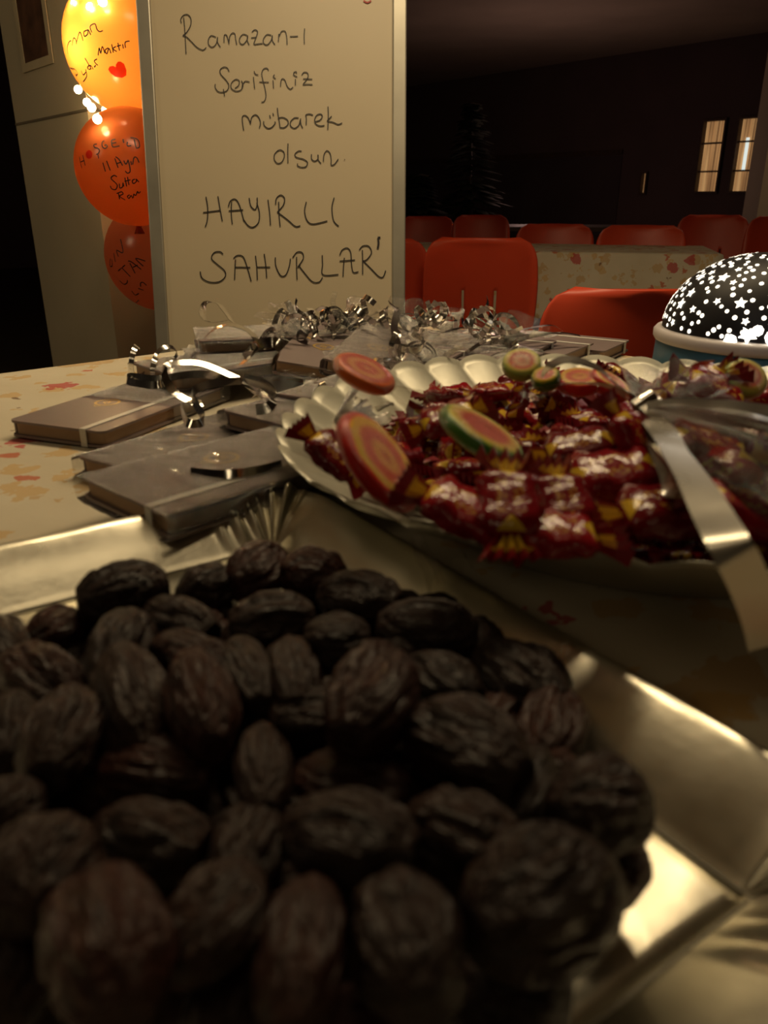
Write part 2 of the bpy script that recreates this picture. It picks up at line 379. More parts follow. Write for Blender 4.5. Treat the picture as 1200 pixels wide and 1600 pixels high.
for i, (x0, x1, z0, z1) in enumerate(slots):
    wn = bpy.data.objects.new('window_%d' % (i + 1), None); C.objects.link(wn); wn['kind'] = 'structure'
    wn.location = wp((x0 + x1) / 2, z0); wn.rotation_euler = (0, 0, rzw)
    W_, H_ = x1 - x0, z1 - z0; fw = .022
    for nm, c, s in (('frame_jamb', (-W_ / 2 + fw / 2, 0, H_ / 2), (fw, .08, H_)), ('frame_jamb', (W_ / 2 - fw / 2, 0, H_ / 2), (fw, .08, H_)),
                     ('frame_sill', (0, 0, fw / 2), (W_ - 2 * fw, .08, fw)), ('frame_head', (0, 0, H_ - fw / 2), (W_ - 2 * fw, .08, fw))):
        box(nm, c, s, M['wood'], wn)
    if i:
        for z in (.30, .68): box('muntin', (W_ * .0, 0, H_ * z), (W_ - 2 * fw, .02, .018), M['wood'], wn)
    # pleated curtain lit from the room behind
    nx = 40; vv, ff = [], []
    for k in range(nx + 1):
        x = (-.5 + k / nx) * (W_ - 2 * fw * .6)
        y = .035 + .012 * math.sin(k * 1.25) + .01 * math.sin(k * .47)
        vv += [(x, y, .01), (x, y, H_ - .01)]
    for k in range(nx): ff.append((2 * k, 2 * k + 2, 2 * k + 3, 2 * k + 1))
    mesh('curtain', vv, ff, M['curtain'], wn, True)
    if i == 2: box('lit_tube', (-.02, .012, H_ * .52), (.035, .01, H_ * .42), M['cool_tube'], wn)
# column at right edge
cp = onz(1182, 700, .75); cx0 = ony(1180, 200, 6.6)
cp_ = Vector((cx0.x + .42, 6.75, 0))
struct(rotbox('column', cp_ + Vector((0, 0, CEIL / 2)), (.55, .55, CEIL), R(-12), M['column']))
# near pillar with two visible faces, left of the board
K = Vector((-.875, 2.6, 0)); K1 = K + V * .66; K2 = K + U * .64
bm = bmesh.new(); vv = [bm.verts.new((p.x, p.y, z)) for z in (0, CEIL) for p in (K, K2, K2 + V * .66, K1)]
for f in ((3, 2, 1, 0), (4, 5, 6, 7), (0, 1, 5, 4), (1, 2, 6, 5), (2, 3, 7, 6), (3, 0, 4, 7)): bm.faces.new([vv[i] for i in f])
pillar = struct(obj('pillar', bm, M['column']))
zj = onpl(120, 176, K, -U.cross(Vector((0, 0, 1))) if False else U).z if False else onpl(110, 177, K, U).z
for (p, d, L, nn) in ((K, V, .66, -U), (K, U, .64, -V)):
    c = p + d * (L / 2) + nn * .001 + Vector((0, 0, zj)); o = rotbox('panel_joint', c, (L, .003, .007), math.atan2(d.y, d.x), M['seam'], pillar)
# picture taped high on the pillar's left face
def onface(px, py): return onpl(px, py, K - U * .004, U)
pc = [onface(26, 0), onface(64, -4), onface(78, 88), onface(38, 98)]
sl = lambda p: (p - K).dot(V)
s0, s1 = sl(onface(70, 45)), sl(onface(32, 45)); zb = onface(57, 93).z
pt = bpy.data.objects.new('taped_picture', None); C.objects.link(pt); pt.location = K + V * ((s0 + s1) / 2) - U * .003 + Vector((0, 0, zb)); pt.rotation_euler = (0, 0, math.atan2(-V.y, -V.x))
tag(pt, 'dark brown picture edged with pale tape, stuck high on the pillar', 'picture')
pw = abs(s1 - s0); ph = .34
box('print', (0, 0, ph / 2), (pw, .003, ph), M['poster'], pt)
for c, s in (((0, -.001, -.012), (pw + .07, .003, .024)), ((-pw / 2 - .02, -.001, ph / 2), (.03, .003, ph)), ((pw / 2 + .02, -.001, ph / 2), (.03, .003, ph))): box('tape_strip', c, s, M['tape'], pt)

# ------------------------------------------------------------------ cloths and tables
def cloth(name, L, W, drop, mat, waves, amp, seed=0, r=.03):
    """cloth lying on an L x W top (centred at local origin, z=0 on the top) and falling in folds"""
    rnd = random.Random(seed); vs, fs = [], []
    cont = []
    n1, n2 = int(L / .03), int(W / .03)
    def edge(a, b, n):
        for k in range(n): t = k / n; cont.append((a[0] + (b[0] - a[0]) * t, a[1] + (b[1] - a[1]) * t))
    l, w_ = L / 2, W / 2
    edge((-l, -w_), (l, -w_), n1); edge((l, -w_), (l, w_), n2); edge((l, w_), (-l, w_), n1); edge((-l, w_), (-l, -w_), n2)
    N = len(cont); per = 2 * (L + W)
    prof = [(-.02, .0), (.0, -.0005), (.008, -.004), (.011, -.014)] + [(.012, -.014 - (drop - .014) * k / 7) for k in range(1, 8)]
    s = 0
    for j, (off, z) in enumerate(prof):
        for k, (x, y) in enumerate(cont):
            s = k / N * per
            nx = max(-1, min(1, x / l * 1.0)) if abs(abs(x) - l) < 1e-6 else 0; ny = (1 if y > 0 else -1) if abs(abs(y) - w_) < 1e-6 else 0
            nx = (1 if x > 0 else -1) if abs(abs(x) - l) < 1e-6 else 0
            f = max(0, (-z - .014) / drop)
            wv = f * (amp * (.5 + .5 * math.sin(s * waves + 2.2 * math.sin(s * waves * .31 + seed))) + .03)
            zz = z * (1 + .06 * math.sin(s * 5 + seed)) if j > 3 else z
            o_ = off + wv; ln = math.hypot(nx, ny) or 1
            vs.append((x + nx * o_ / (ln if nx and ny else 1), y + ny * o_ / (ln if nx and ny else 1), zz))
    P = len(prof)
    for j in range(P - 1):
        for k in range(N): fs.append((j * N + k, j * N + (k + 1) % N, (j + 1) * N + (k + 1) % N, (j + 1) * N + k))
    # flat top as a grid with faint creases
    gx, gy = int(L / .04), int(W / .04); b0_ = len(vs); li, wi = l - .02, w_ - .02
    for j in range(gy + 1):
        for k in range(gx + 1):
            x, y = -li + 2 * li * k / gx, -wi + 2 * wi * j / gy
            e = min(1, (li - abs(x)) * 20, (wi - abs(y)) * 20)
            vs.append((x, y, .0012 * max(0, e) * (noise.noise(Vector((x * 9, y * 9, seed))))))
    for j in range(gy):
        for k in range(gx): q = b0_ + j * (gx + 1) + k; fs.append((q, q + 1, q + gx + 2, q + gx + 1))
    return mesh(name, vs, fs, mat, None, True)
def table(c, L, W, rz, label, seed, group=None):
    t = thing('folding_table', (c[0], c[1], 0), rz, label, 'table', group)
    box('tabletop', (0, 0, TZ - .019), (L, W, .03), M['wood'], t)
    for sx in (-1, 1):
        for sy in (-1, 1):
            bm = bmesh.new(); tube(bm, [(sx * (L / 2 - .12), sy * (W / 2 - .1), 0), (sx * (L / 2 - .12), sy * (W / 2 - .1), TZ - .034)], .016, 10); obj('leg', bm, M['steel'], t, True)
    return t
u0, u1, v0, v1 = -1.15, .957, -.16, 1.04
tc_ = uv((u0 + u1) / 2, (v0 + v1) / 2)
table(tc_, u1 - u0, v1 - v0, TA, 'treat table in the foreground, hidden under its floral cloth', 1)
cl = cloth('tablecloth', u1 - u0, v1 - v0, .26, M['cloth'], 14, .03, 1); cl.location = tc_ + Vector((0, 0, TZ)); cl.rotation_euler = (0, 0, TA)
tag(cl, 'ivory floral tablecloth under the trays and notebooks in the foreground', 'tablecloth')
# second table
A2 = R(-14); D2 = Vector((math.cos(A2), math.sin(A2), 0)); N2 = Vector((-D2.y, D2.x, 0))
fr = onz(1128, 397, TZ); L2, W2 = 1.9, .60
c2 = fr - D2 * L2 / 2 + N2 * W2 / 2; c2.z = 0
table(c2, L2, W2, A2, 'long table behind the foreground one, covered by a drooping floral cloth', 2)
cl2 = cloth('tablecloth', L2, W2, .27, M['cloth'], 9, .07, 5); cl2.location = c2 + Vector((0, 0, TZ)); cl2.rotation_euler = (0, 0, A2)
tag(cl2, 'creased floral tablecloth hanging off the far table between the orange chairs', 'tablecloth')

# ------------------------------------------------------------------ chairs
def make_chair(label, group):
    t = thing('plastic_chair', (0, 0, 0), 0, label, 'chair', group)
    nu, nv = 46, 22; vs, fs = [], []
    for j in range(nv + 1):
        v = j / nv
        for i in range(nu + 1):
            u = -1 + 2 * i / nu
            hw = .185 + .018 * math.sin(v * 3) ;
            if v > .80: q = (v - .80) / .20; hw -= .055 * (1 - math.sqrt(max(0, 1 - q * q)))
            z = .42 + .375 * v
            y = -.19 - .085 * v + .05 * (u * u) * (.4 + .6 * v) - .035 * (1 - v) ** 2 * 0
            y -= .014 * max(0, (abs(u) - .86) / .14) ** 2 * (1 - max(0, (v - .75) / .25))
            y -= .008 * max(0, (v - .92) / .08) ** 2
            vs.append((u * hw, y, z))
    for j in range(nv):
        for i in range(nu):
            if 5 <= j <= 11 and i in (16, 29): continue
            q = j * (nu + 1) + i; fs.append((q, q + 1, q + nu + 2, q + nu + 1))
    solid(mesh('backrest', vs, fs, M['chair'], t, True), .007)
    vs, fs = [], []; n = 20
    for j in range(n + 1):
        v = -1 + 2 * j / n
        for i in range(n + 1):
            u = -1 + 2 * i / n; k = (1 - .10 * v * v)
            x = u * .20 * k * (1 - .06 * (v + 1) / 2 * 0); y = .0 + v * .205 * (1 - .06 * u * u)
            z = .44 + .022 * (u ** 4) - .018 * max(0, v) ** 2 * 1.3 - .012 * (1 - u * u) + (.03 * max(0, -v - .6) ** 2 * 6)
            vs.append((x, y, z))
    for j in range(n):
        for i in range(n): q = j * (n + 1) + i; fs.append((q, q + 1, q + n + 2, q + n + 1))
    solid(mesh('seat', vs, fs, M['chair'], t, True), .007)
    for sx in (-1, 1):
        for sy in (-1, 1):
            bm = bmesh.new(); tube(bm, [(sx * .13, sy * .12, .425), (sx * .16, sy * .15, .40), (sx * .195, sy * .20, 0)], .011, 8); obj('leg', bm, M['steel'], t, True)
    return t
CH = [  # x, y, yaw, label   (yaw 0: the sitter looks along +Y)
 ((751, 372), 2.85, R(-10), 'orange plastic chair whose slotted back is seen whole right of the whiteboard'),
 ((584, 374), 3.00, R(-4), 'orange plastic chair mostly hidden behind the whiteboard edge'),
 ((1012, 452), 1.60, R(0), 'nearest orange plastic chair, its rounded back behind the star lamp'),
 ((867, 350), 4.32, R(172), 'orange chair beyond the far table, the left of two facing it'),
 ((1003, 352), 3.84, R(168), 'orange chair beyond the far table, the right of two facing it'),
 ((1116, 336), 4.90, R(160), 'shadowy red chair beneath the lit windows, right of the far table'),
 ((1228, 338), 4.35, R(170), 'shadowy red chair at the right picture edge, in front of the column'),
 ((752, 336), 5.9, R(175), 'dim dark red chair in the dark hall, right of another in shadow'),
 ((668, 338), 6.0, R(170), 'dim dark red chair in the dark hall, nearest the whiteboard edge')]
ch0 = None
for i, ((px, py), y, rz, lab) in enumerate(CH):
    if ch0 is None: ch0 = o = make_chair(lab, 'orange plastic chairs in the hall')
    else: o = dup(ch0, lab)
    p = ony(px, py, y); b = Matrix.Rotation(rz, 3, 'Z') @ Vector((0, -.27, 0))
    k = 1.0 + (p.z - .795) / .795
    o.location = (p.x - b.x, y - b.y, 0); o.rotation_euler = (0, 0, rz); o.scale = (1, 1, k)
# a third table the dim chairs stand at
p3 = onz(715, 371, TZ) ; c3 = Vector((1.0, 6.75, 0))
table(c3, 2.2, .7, R(-8), 'bare dark table deep in the unlit hall', 3)

# potted plants, dark against the wall
def plant(px, y, h, wd, seed, label):
    base_ = ony(px, 300, y); t = thing('potted_plant', (base_.x, y, 0), 0, label, 'plant')
    lathe('pot', [(.001, 0), (.13, 0), (.17, .30), (.18, .30), (.18, .33), (.15, .33), (.15, .28), (.001, .28)], M['pot'], t, 24)
    bm = bmesh.new(); tube(bm, [(0, 0, .28), (.01, 0, h * .6), (0, 0, h * .95)], [.02, .015, .006], 6); obj('stem', bm, M['wood'], t)
    rnd = random.Random(seed); vs, fs = [], []
    for i in range(420):
        f = rnd.random() ** .8; z = .5 + (h - .5) * f; rr = wd * (1 - f) * (.3 + .7 * rnd.random()) + .02; a = rnd.random() * 6.28
        d = Vector((math.cos(a), math.sin(a), -.25)); p = Vector((math.cos(a) * rr * .5, math.sin(a) * rr * .5, z)); L = .10 + .12 * (1 - f) + rr * .4; s = Vector((-d.y, d.x, 0)) * .055
        k = len(vs); vs += [p, p + d * L * .5 + s, p + d * L, p + d * L * .5 - s]; fs.append((k, k + 1, k + 2, k + 3))
    o = mesh('foliage', vs, fs, M['leaf'], t); o['kind'] = 'stuff'
plant(733, 8.2, 1.78, .42, 1, 'tall conical potted plant, a dark silhouette in the hall')
plant(655, 7.15, 1.15, .30, 2, 'low bushy potted plant, a dark silhouette by the whiteboard edge')

# ------------------------------------------------------------------ whiteboard
BT = math.atan2(.13, .78)        # leans back
y_bot = 1.98; zc = .62
Bn = Vector((0, -math.cos(BT), math.sin(BT))); Bu = Vector((0, math.sin(BT), math.cos(BT)))
B0 = Vector((0, y_bot, zc))
def onboard(px, py, lift=.0): return onpl(px, py, B0 + Bn * lift, Bn)
bl, br_ = onboard(229, 270).x, onboard(634, 270).x
bcx = (bl + br_) / 2; BW = br_ - bl; BH = 1.22; bz0 = -.20
wb = thing('whiteboard', (bcx, y_bot, 0), 0, 'upright whiteboard with a handwritten black greeting, standing behind the gifts', 'whiteboard')
BM = Matrix.Translation((0, 0, zc)) @ Matrix(((1, 0, 0), (0, Bn.y * -1, Bu.y), (0, -Bn.z, Bu.z))).to_4x4()
def bpart(name, c, s, mat, bev=0):
    bm = bmesh.new(); bx(bm, Vector(c), s); bmesh.ops.transform(bm, matrix=BM, verts=bm.verts[:]); o = obj(name, bm, mat, wb); return bevel(o, bev) if bev else o
bpart('writing_surface', (0, .006, bz0 + BH / 2), (BW - .02, .010, BH), M['board'])
fwid = .032
for sx in (-1, 1): bpart('frame_rail', (sx * (BW / 2 - fwid / 2), .004, bz0 + BH / 2), (fwid, .022, BH + .02), M['alu'], .003)
for zz in (bz0, bz0 + BH): bpart('frame_rail', (0, .004, zz), (BW - 2 * fwid, .022, fwid), M['alu'], .003)
bpart('marker_ledge', (0, -.03, bz0 + .02), (BW * .8, .06, .008), M['alu'])
for sx in (-1, 1):
    bm = bmesh.new(); a = BM @ Vector((sx * (BW / 2 - .05), .02, bz0 + .7)); tube(bm, [a, (sx * (BW / 2 + .03), -.22, 0)] if False else [a, (sx * (BW / 2 - .02), -.05, 0)], .012, 8); obj('easel_leg', bm, M['alu'], wb, True)
bm = bmesh.new(); tube(bm, [BM @ Vector((0, .03, bz0 + .75)), (0, .55, 0)], .012, 8); obj('easel_leg', bm, M['alu'], wb, True)
LINES = {
'greeting_line': [((270, 10), 5, 1.5, [[(68,130),(62,100),(85,68),(120,65),(142,100),(138,150),(110,200),(78,228)],[(85,85),(92,160),(98,260),(104,370)],[(78,228),(110,240),(150,280),(190,320),(235,340),(262,320)],
 [(338,240),(300,228),(278,260),(282,300),(310,318),(340,290),(350,240)],[(350,238),(350,280),(372,318)],[(400,282),(403,225),(420,225),(432,260),(440,295)],[(438,290),(445,235),(465,208),(485,215),(492,260),(500,298)],
 [(580,225),(548,218),(522,250),(525,285),(550,295),(580,260),(585,225)],[(585,225),(582,265),(597,300)],[(618,200),(640,182),(662,195),(655,230),(640,270),(635,295),(670,292),(703,288)],[(612,245),(655,240)],
 [(770,225),(735,220),(708,255),(712,290),(740,298),(768,265),(778,225)],[(778,225),(778,265),(798,298)],[(825,275),(829,215),(832,230),(850,195),(878,195),(890,240),(893,298)],[(915,235),(978,232)],[(1030,172),(1026,230),(1028,292)]]),
 ((320, 90), 5, 1.5, [[(190,108),(175,80),(148,74),(120,95),(125,130),(165,175),(188,215),(175,255),(140,270),(105,265),(82,235),(82,205)],[(145,245),(155,300)],[(235,240),(265,215),(268,180),(240,170),(208,200),(208,240),(245,262),(285,250),(300,215)],
 [(290,240),(295,200),(285,180)],[(295,215),(315,185),(350,190)],[(380,150),(385,200),(390,243)],[(385,105),(395,128),(418,135)],[(498,100),(485,82),(458,90),(445,125),(455,180),(470,240),(478,300),(465,340),(442,348)],[(425,190),(500,192)],
 [(533,175),(537,240)],[(545,132),(535,150),(555,165)],[(592,225),(595,185),(605,165),(625,175),(645,225),(668,245),(690,230)],[(708,165),(708,215)],[(715,125),(715,110),(698,115),(695,135),(722,150)],[(757,135),(775,115),(800,118),(808,145),(790,180),(768,210),(800,208),(842,210)],[(768,165),(840,168)]]),
 ((360, 160), 6, 1.7, [[(125,262),(115,200),(113,135),(140,122),(170,150),(190,205)],[(188,200),(200,140),(235,115),(265,140),(282,190),(272,240)],[(312,175),(315,210),(345,240),(385,235),(420,195),(415,180)],[(368,118),(375,148)],[(398,100),(405,125)],
 [(440,50),(448,120),(460,190),(465,235)],[(445,150),(490,140),(535,165),(540,205),(505,235),(465,235)],[(640,145),(600,145),(565,180),(565,220),(600,242),(640,215),(655,165)],[(658,150),(660,200),(678,240)],[(710,210),(712,150),(705,115)],[(708,115),(740,108),(775,118)],
 [(795,180),(840,165),(862,130),(845,108),(810,120),(790,160),(800,200),(840,220),(882,215)],[(915,38),(918,130),(913,255)],[(950,128),(925,155),(910,175),(960,185),(1010,205),(1048,192)]]),
 ((360, 160), 6, 1.7, [[(450,448),(415,485),(412,535),(440,570),(480,560),(505,510),(500,465),(470,445),(445,452)],[(540,385),(538,470),(540,568)],[(668,458),(640,455),(605,485),(620,515),(680,530),(722,560),(710,600),(670,608),(632,595),(630,572)],
 [(760,485),(762,530),(790,550),(820,530),(822,490)],[(820,490),(825,540),(850,572)],[(872,555),(878,490),(905,452),(935,480),(945,540),(945,585),(975,580),(1012,530)],[(1068,533),(1073,538)]])],
'wish_line': [((300, 290), 3.75, 2.0, [[(82,65),(92,130),(90,200),(78,242)],[(152,62),(165,140),(178,208)],[(65,158),(165,145)],[(232,95),(230,160),(236,225)],[(213,125),(225,90),(255,80),(280,120),(305,210)],[(215,148),(300,142)],
 [(335,72),(345,120),(370,140),(382,110),(382,70)],[(380,100),(395,160),(390,215),(360,243),(330,235),(300,195)],[(445,82),(455,160),(460,232)],[(508,95),(510,170),(517,240)],[(490,110),(495,75),(520,55),(542,75),(535,115),(500,155)],[(500,155),(560,200),(605,238),(635,235)],
 [(670,95),(660,150),(675,205),(710,225),(793,207)],[(833,70),(820,130),(830,205),(860,238)]]),
 ((300, 360), 3.75, 2.0, [[(182,140),(165,125),(130,130),(115,165),(150,200),(190,235),(195,270),(160,300),(105,303),(60,280),(48,240)],[(255,170),(252,230),(250,288)],[(243,165),(265,147),(300,155),(325,220),(347,298)],[(255,215),(342,217)],
 [(372,148),(380,220),(383,290)],[(423,137),(432,200),(438,278)],[(378,215),(458,215)],[(488,158),(492,210),(520,265),(550,260),(570,210),(577,165)],[(613,155),(613,220),(616,290)],[(590,160),(615,128),(645,130),(652,165),(620,215),(635,202)],[(625,205),(660,250),(705,300),(745,302),(765,275)],
 [(763,145),(765,200),(768,260),(858,258)],[(893,160),(888,210),(885,270)],[(866,145),(880,115),(910,103),(930,130),(935,200),(945,245),(975,242)],[(865,180),(955,173)],[(998,115),(1000,180),(1000,257)],[(980,115),(1000,92),(1035,92),(1052,130),(1025,170),(1000,180)],[(1005,180),(1050,225),(1095,270),(1120,272),(1135,235)]]),
 ((300, 360), 3.75, 3.6, [[(1090,45),(1093,75),(1088,108)],[(1088,42),(1104,42)]])]}
def ink_strokes(strokes, org, sc, wpx, surf, normal_of, vs, fs, depth):
    """flat ink laid on a surface along each stroke"""
    for st in strokes:
        P = [surf(org[0] + x / sc, org[1] + y / sc) for x, y in st]
        if any(p is None for p in P): P = [p for p in P if p is not None]
        if len(P) < 2: continue
        Q = smoothpts(P, 5) if len(P) > 2 else P
        k0 = len(vs); hw = wpx * depth / FPX / 2
        for i, p in enumerate(Q):
            d = (Q[min(i + 1, len(Q) - 1)] - Q[max(i - 1, 0)]).normalized(); n = normal_of(p); s = d.cross(n).normalized() * hw
            vs.append(p + s); vs.append(p - s)
        for i in range(len(Q) - 1): fs.append((k0 + 2 * i, k0 + 2 * i + 1, k0 + 2 * i + 3, k0 + 2 * i + 2))
for nm, grp in LINES.items():
    for org, sc, wpx, st in grp:
        vs, fs = [], []; ink_strokes(st, org, sc, wpx * .82, lambda x, y: onboard(x, y, .0015), lambda p: Bn, vs, fs, 2.0)
        o = mesh('handwriting', [v - Vector((bcx, y_bot, 0)) for v in vs], fs, M['ink'], wb); o['label'] = 'black marker handwriting'
vs, fs = [], []; ink_strokes([[(0, 0), (6, 3), (12, 0)]], (568, 1), 1, 2, lambda x, y: onboard(x, y, .0015), lambda p: Bn, vs, fs, 2.0)
o = mesh('red_mark', [v - Vector((bcx, y_bot, 0)) for v in vs], fs, M['red_ink'], wb)

# ------------------------------------------------------------------ balloons and their light string
def balloon(px, py, rpx, y, mat, label, texts, hearts, wpx=1.6, tilt=0):
    c = ony(px, py, y); depth = (c - EYE).dot(FWD); r = rpx * depth / FPX
    t = thing('balloon', c, 0, label, 'balloon')
    prof = []
    for k in range(25):
        a = math.pi * k / 24; rr = math.sin(a); z = math.cos(a)
        prof.append((max(r * rr, .0006), r * z * (1.0 if z > 0 else 1.0)))
    o = lathe('skin', prof[::-1], mat, t, 48)
    bm = bmesh.new(); bmesh.ops.create_cone(bm, segments=12, radius1=.014, radius2=.005, depth=.022, cap_ends=True)
    bmesh.ops.translate(bm, verts=bm.verts[:], vec=(0, 0, -r - .008)); obj('neck', bm, mat, t, True)
    rs = r * 1.004
    def surf(x, y_):
        d = ray(x, y_).normalized(); oc = EYE - c; b = oc.dot(d); q = b * b - (oc.dot(oc) - rs * rs)
        return None if q < 0 else EYE + d * (-b - math.sqrt(q))
    vs, fs = [], []
    for org, sc, st in texts: ink_strokes(st, org, sc, wpx, surf, lambda p: (p - c).normalized(), vs, fs, depth)
    if vs: mesh('handwriting', [v - c for v in vs], fs, M['ink'], t)
    for org, sc, poly in hearts:
        vv = [surf(org[0] + a / sc, org[1] + b_ / sc) - c for a, b_ in poly]; ctr = sum(vv, Vector()) / len(vv); ctr = ctr.normalized() * rs
        mesh('red_drawing', [ctr] + vv, [(0, i + 1, (i + 1) % len(vv) + 1) for i in range(len(vv))], M['red_drawing'], t)
    return c, r
heart = [(850,445),(835,465),(835,485),(815,475),(790,480),(780,500),(795,525),(830,552),(880,562),(910,545),(912,505),(895,460),(870,443)]
c1, r1 = balloon(205, 72, 101, 2.30, M['balloon_y'], 'topmost amber balloon with a red heart, glowing from an added inner light, left of the whiteboard',
 [((0, 0), 4.615, [[(490,390),(485,340),(500,300),(515,295)],[(520,330),(530,275),(548,290),(550,320)],[(550,310),(572,235),(588,255),(598,295)],[(635,215),(605,230),(610,262),(632,245),(636,215),(655,252)],[(662,235),(650,190),(685,172),(700,212),(720,228),(742,220)],
  [(505,490),(540,520),(566,600)],[(505,490),(540,500),(560,530),(548,548)],[(585,510),(600,540),(620,520)],[(618,500),(625,550),(600,590)],[(612,418),(660,500)],[(645,468),(630,490),(650,500),(652,470),(672,500)],[(700,425),(680,440),(695,462),(706,470)],[(690,470),(680,486)],
  [(708,400),(716,345),(726,385),(738,335),(756,385)],[(782,345),(758,362),(770,388),(786,350),(800,385)],[(805,318),(818,380)],[(836,335),(815,352),(842,372)],[(850,308),(862,366)],[(842,335),(872,325)],[(884,318),(890,350)],[(905,345),(903,305),(935,296)]])],
 [((0, 0), 4.615, heart)])
oval = [(335 + 45 * math.cos(a * .524), 440 + 60 * math.sin(a * .524)) for a in range(12)]
c2b, r2 = balloon(207, 262, 86, 2.24, M['balloon_o'], 'middle orange balloon, below the amber one, with four lines of handwriting',
 [((100, 190), 8.571, [[(205,470),(222,560),(240,625)],[(250,450),(268,520),(285,590)],[(225,540),(272,520)],[(440,300),(400,310),(410,345),(455,360),(475,390),(455,430),(430,440)],[(450,430),(465,495)],[(540,255),(510,280),(515,335),(550,360),(580,335),(565,310),(540,320)],
  [(690,235),(640,250),(638,300),(660,340),(745,325)],[(640,290),(700,280)],[(790,235),(800,285)],[(850,270),(850,325),(900,320)],[(940,235),(965,350)],[(890,215),(960,225),(1000,260),(1010,340),(965,355)],[(520,550),(555,670)],[(570,525),(620,655)],
  [(680,490),(725,620)],[(690,470),(740,510),(785,590)],[(700,565),(760,545)],[(800,520),(830,570),(860,510)],[(860,520),(880,600),(885,670),(850,690),(820,660)],[(895,530),(905,580)],[(920,575),(935,490),(960,475),(985,500),(1005,550)],
  [(710,740),(670,720),(630,760),(690,820),(715,860),(690,910),(640,900),(620,860)],[(740,830),(750,890),(785,870),(790,820),(800,870)],[(815,750),(840,870)],[(850,740),(870,850)],[(810,800),(890,780)],[(950,770),(915,790),(930,830),(970,800),(965,770),(1005,810)],
  [(730,960),(745,1040)],[(705,965),(770,940),(790,970),(745,1000),(820,1050)],[(880,980),(850,1000),(870,1030),(900,990),(920,1030)],[(930,1020),(935,970),(960,990),(985,935),(1000,960),(1025,935)]])],
 [((100, 190), 8.571, oval)])
c3b, r3 = balloon(250, 400, 83, 2.42, M['balloon_r'], 'lowest red orange balloon with slanting handwriting, beside the whiteboard edge',
 [((140, 340), 10.66, [[(345,680),(338,740),(342,810),(378,800),(370,700)],[(400,590),(430,740)],[(480,650),(450,545),(555,580),(515,360)],[(500,1050),(570,1110),(620,1090),(630,1040)],[(475,890),(590,790)],[(540,840),(680,985)],[(670,760),(760,930)],[(640,725),(700,740),(860,865)],[(720,830),(800,790)],
  [(895,810),(765,680),(930,725)],[(600,1300),(700,1380),(770,1415),(820,1370)],[(700,1220),(760,1290),(820,1260)],[(810,1180),(900,1210)],[(850,1150),(850,1090),(890,1080),(950,1130)]])], [])
st = thing('light_string', ony(135, -30, 2.5), 0, 'string of small warm fairy lights tangled behind the balloons', 'lights')
bulbs = [((118, 6), 2.20), ((142, 12), 2.16), ((160, 2), 2.14), ((143, 168), 2.30), ((152, 186), 2.12), ((136, 160), 2.48), ((165, 172), 2.50), ((200, 222), 2.55), ((210, 355), 2.5), ((122, 140), 2.50)]
loc0 = st.location.copy()
pts = [Vector((0, 0, 0))] + [ony(*p, y) - loc0 for p, y in bulbs[:3]] + [ony(125, 90, 2.56) - loc0] + [ony(*p, y) - loc0 for p, y in (bulbs[5], bulbs[3], bulbs[6], bulbs[4], bulbs[7], bulbs[8])]
bm = bmesh.new(); tube(bm, smoothpts([p + Vector((0, .012, 0)) for p in pts], 5), .0012, 5); obj('cable', bm, M['cable'], st)
for i, (p, y) in enumerate(bulbs):
    q = ony(*p, y); bm = bmesh.new(); bmesh.ops.create_icosphere(bm, subdivisions=2, radius=.011 if i not in (7, 8) else .004)
    bmesh.ops.translate(bm, verts=bm.verts[:], vec=q - loc0); obj('bulb', bm, M['bulb'], st, True)
    point('bulb_light', q + Vector((0, -.012, 0)), .5 if i < 7 else (1.1 if i == 9 else .08), (1, .72, .34), .01)
FC = lambda c: (c - EYE).normalized()
g1 = onpl(136, 72, c1, FC(c1)); point('balloon_fill_light', c1 + (g1 - c1) * .86 - FC(c1) * r1 * .42, .75, (1, .74, .36), .006)  # unseen lights added inside the balloons, standing in for the string bulbs' glow
point('balloon_fill_light', c1 + Vector((.02, 0, .02)), .24, (1, .74, .36), .03)
point('balloon_fill_light', c2b + Vector((-.02, 0, r2 * .75)), .14, (1, .70, .34), .015)
point('balloon_fill_light', c3b + Vector((.03, 0, r3 * .6)), .10, (1, .70, .34), .02)

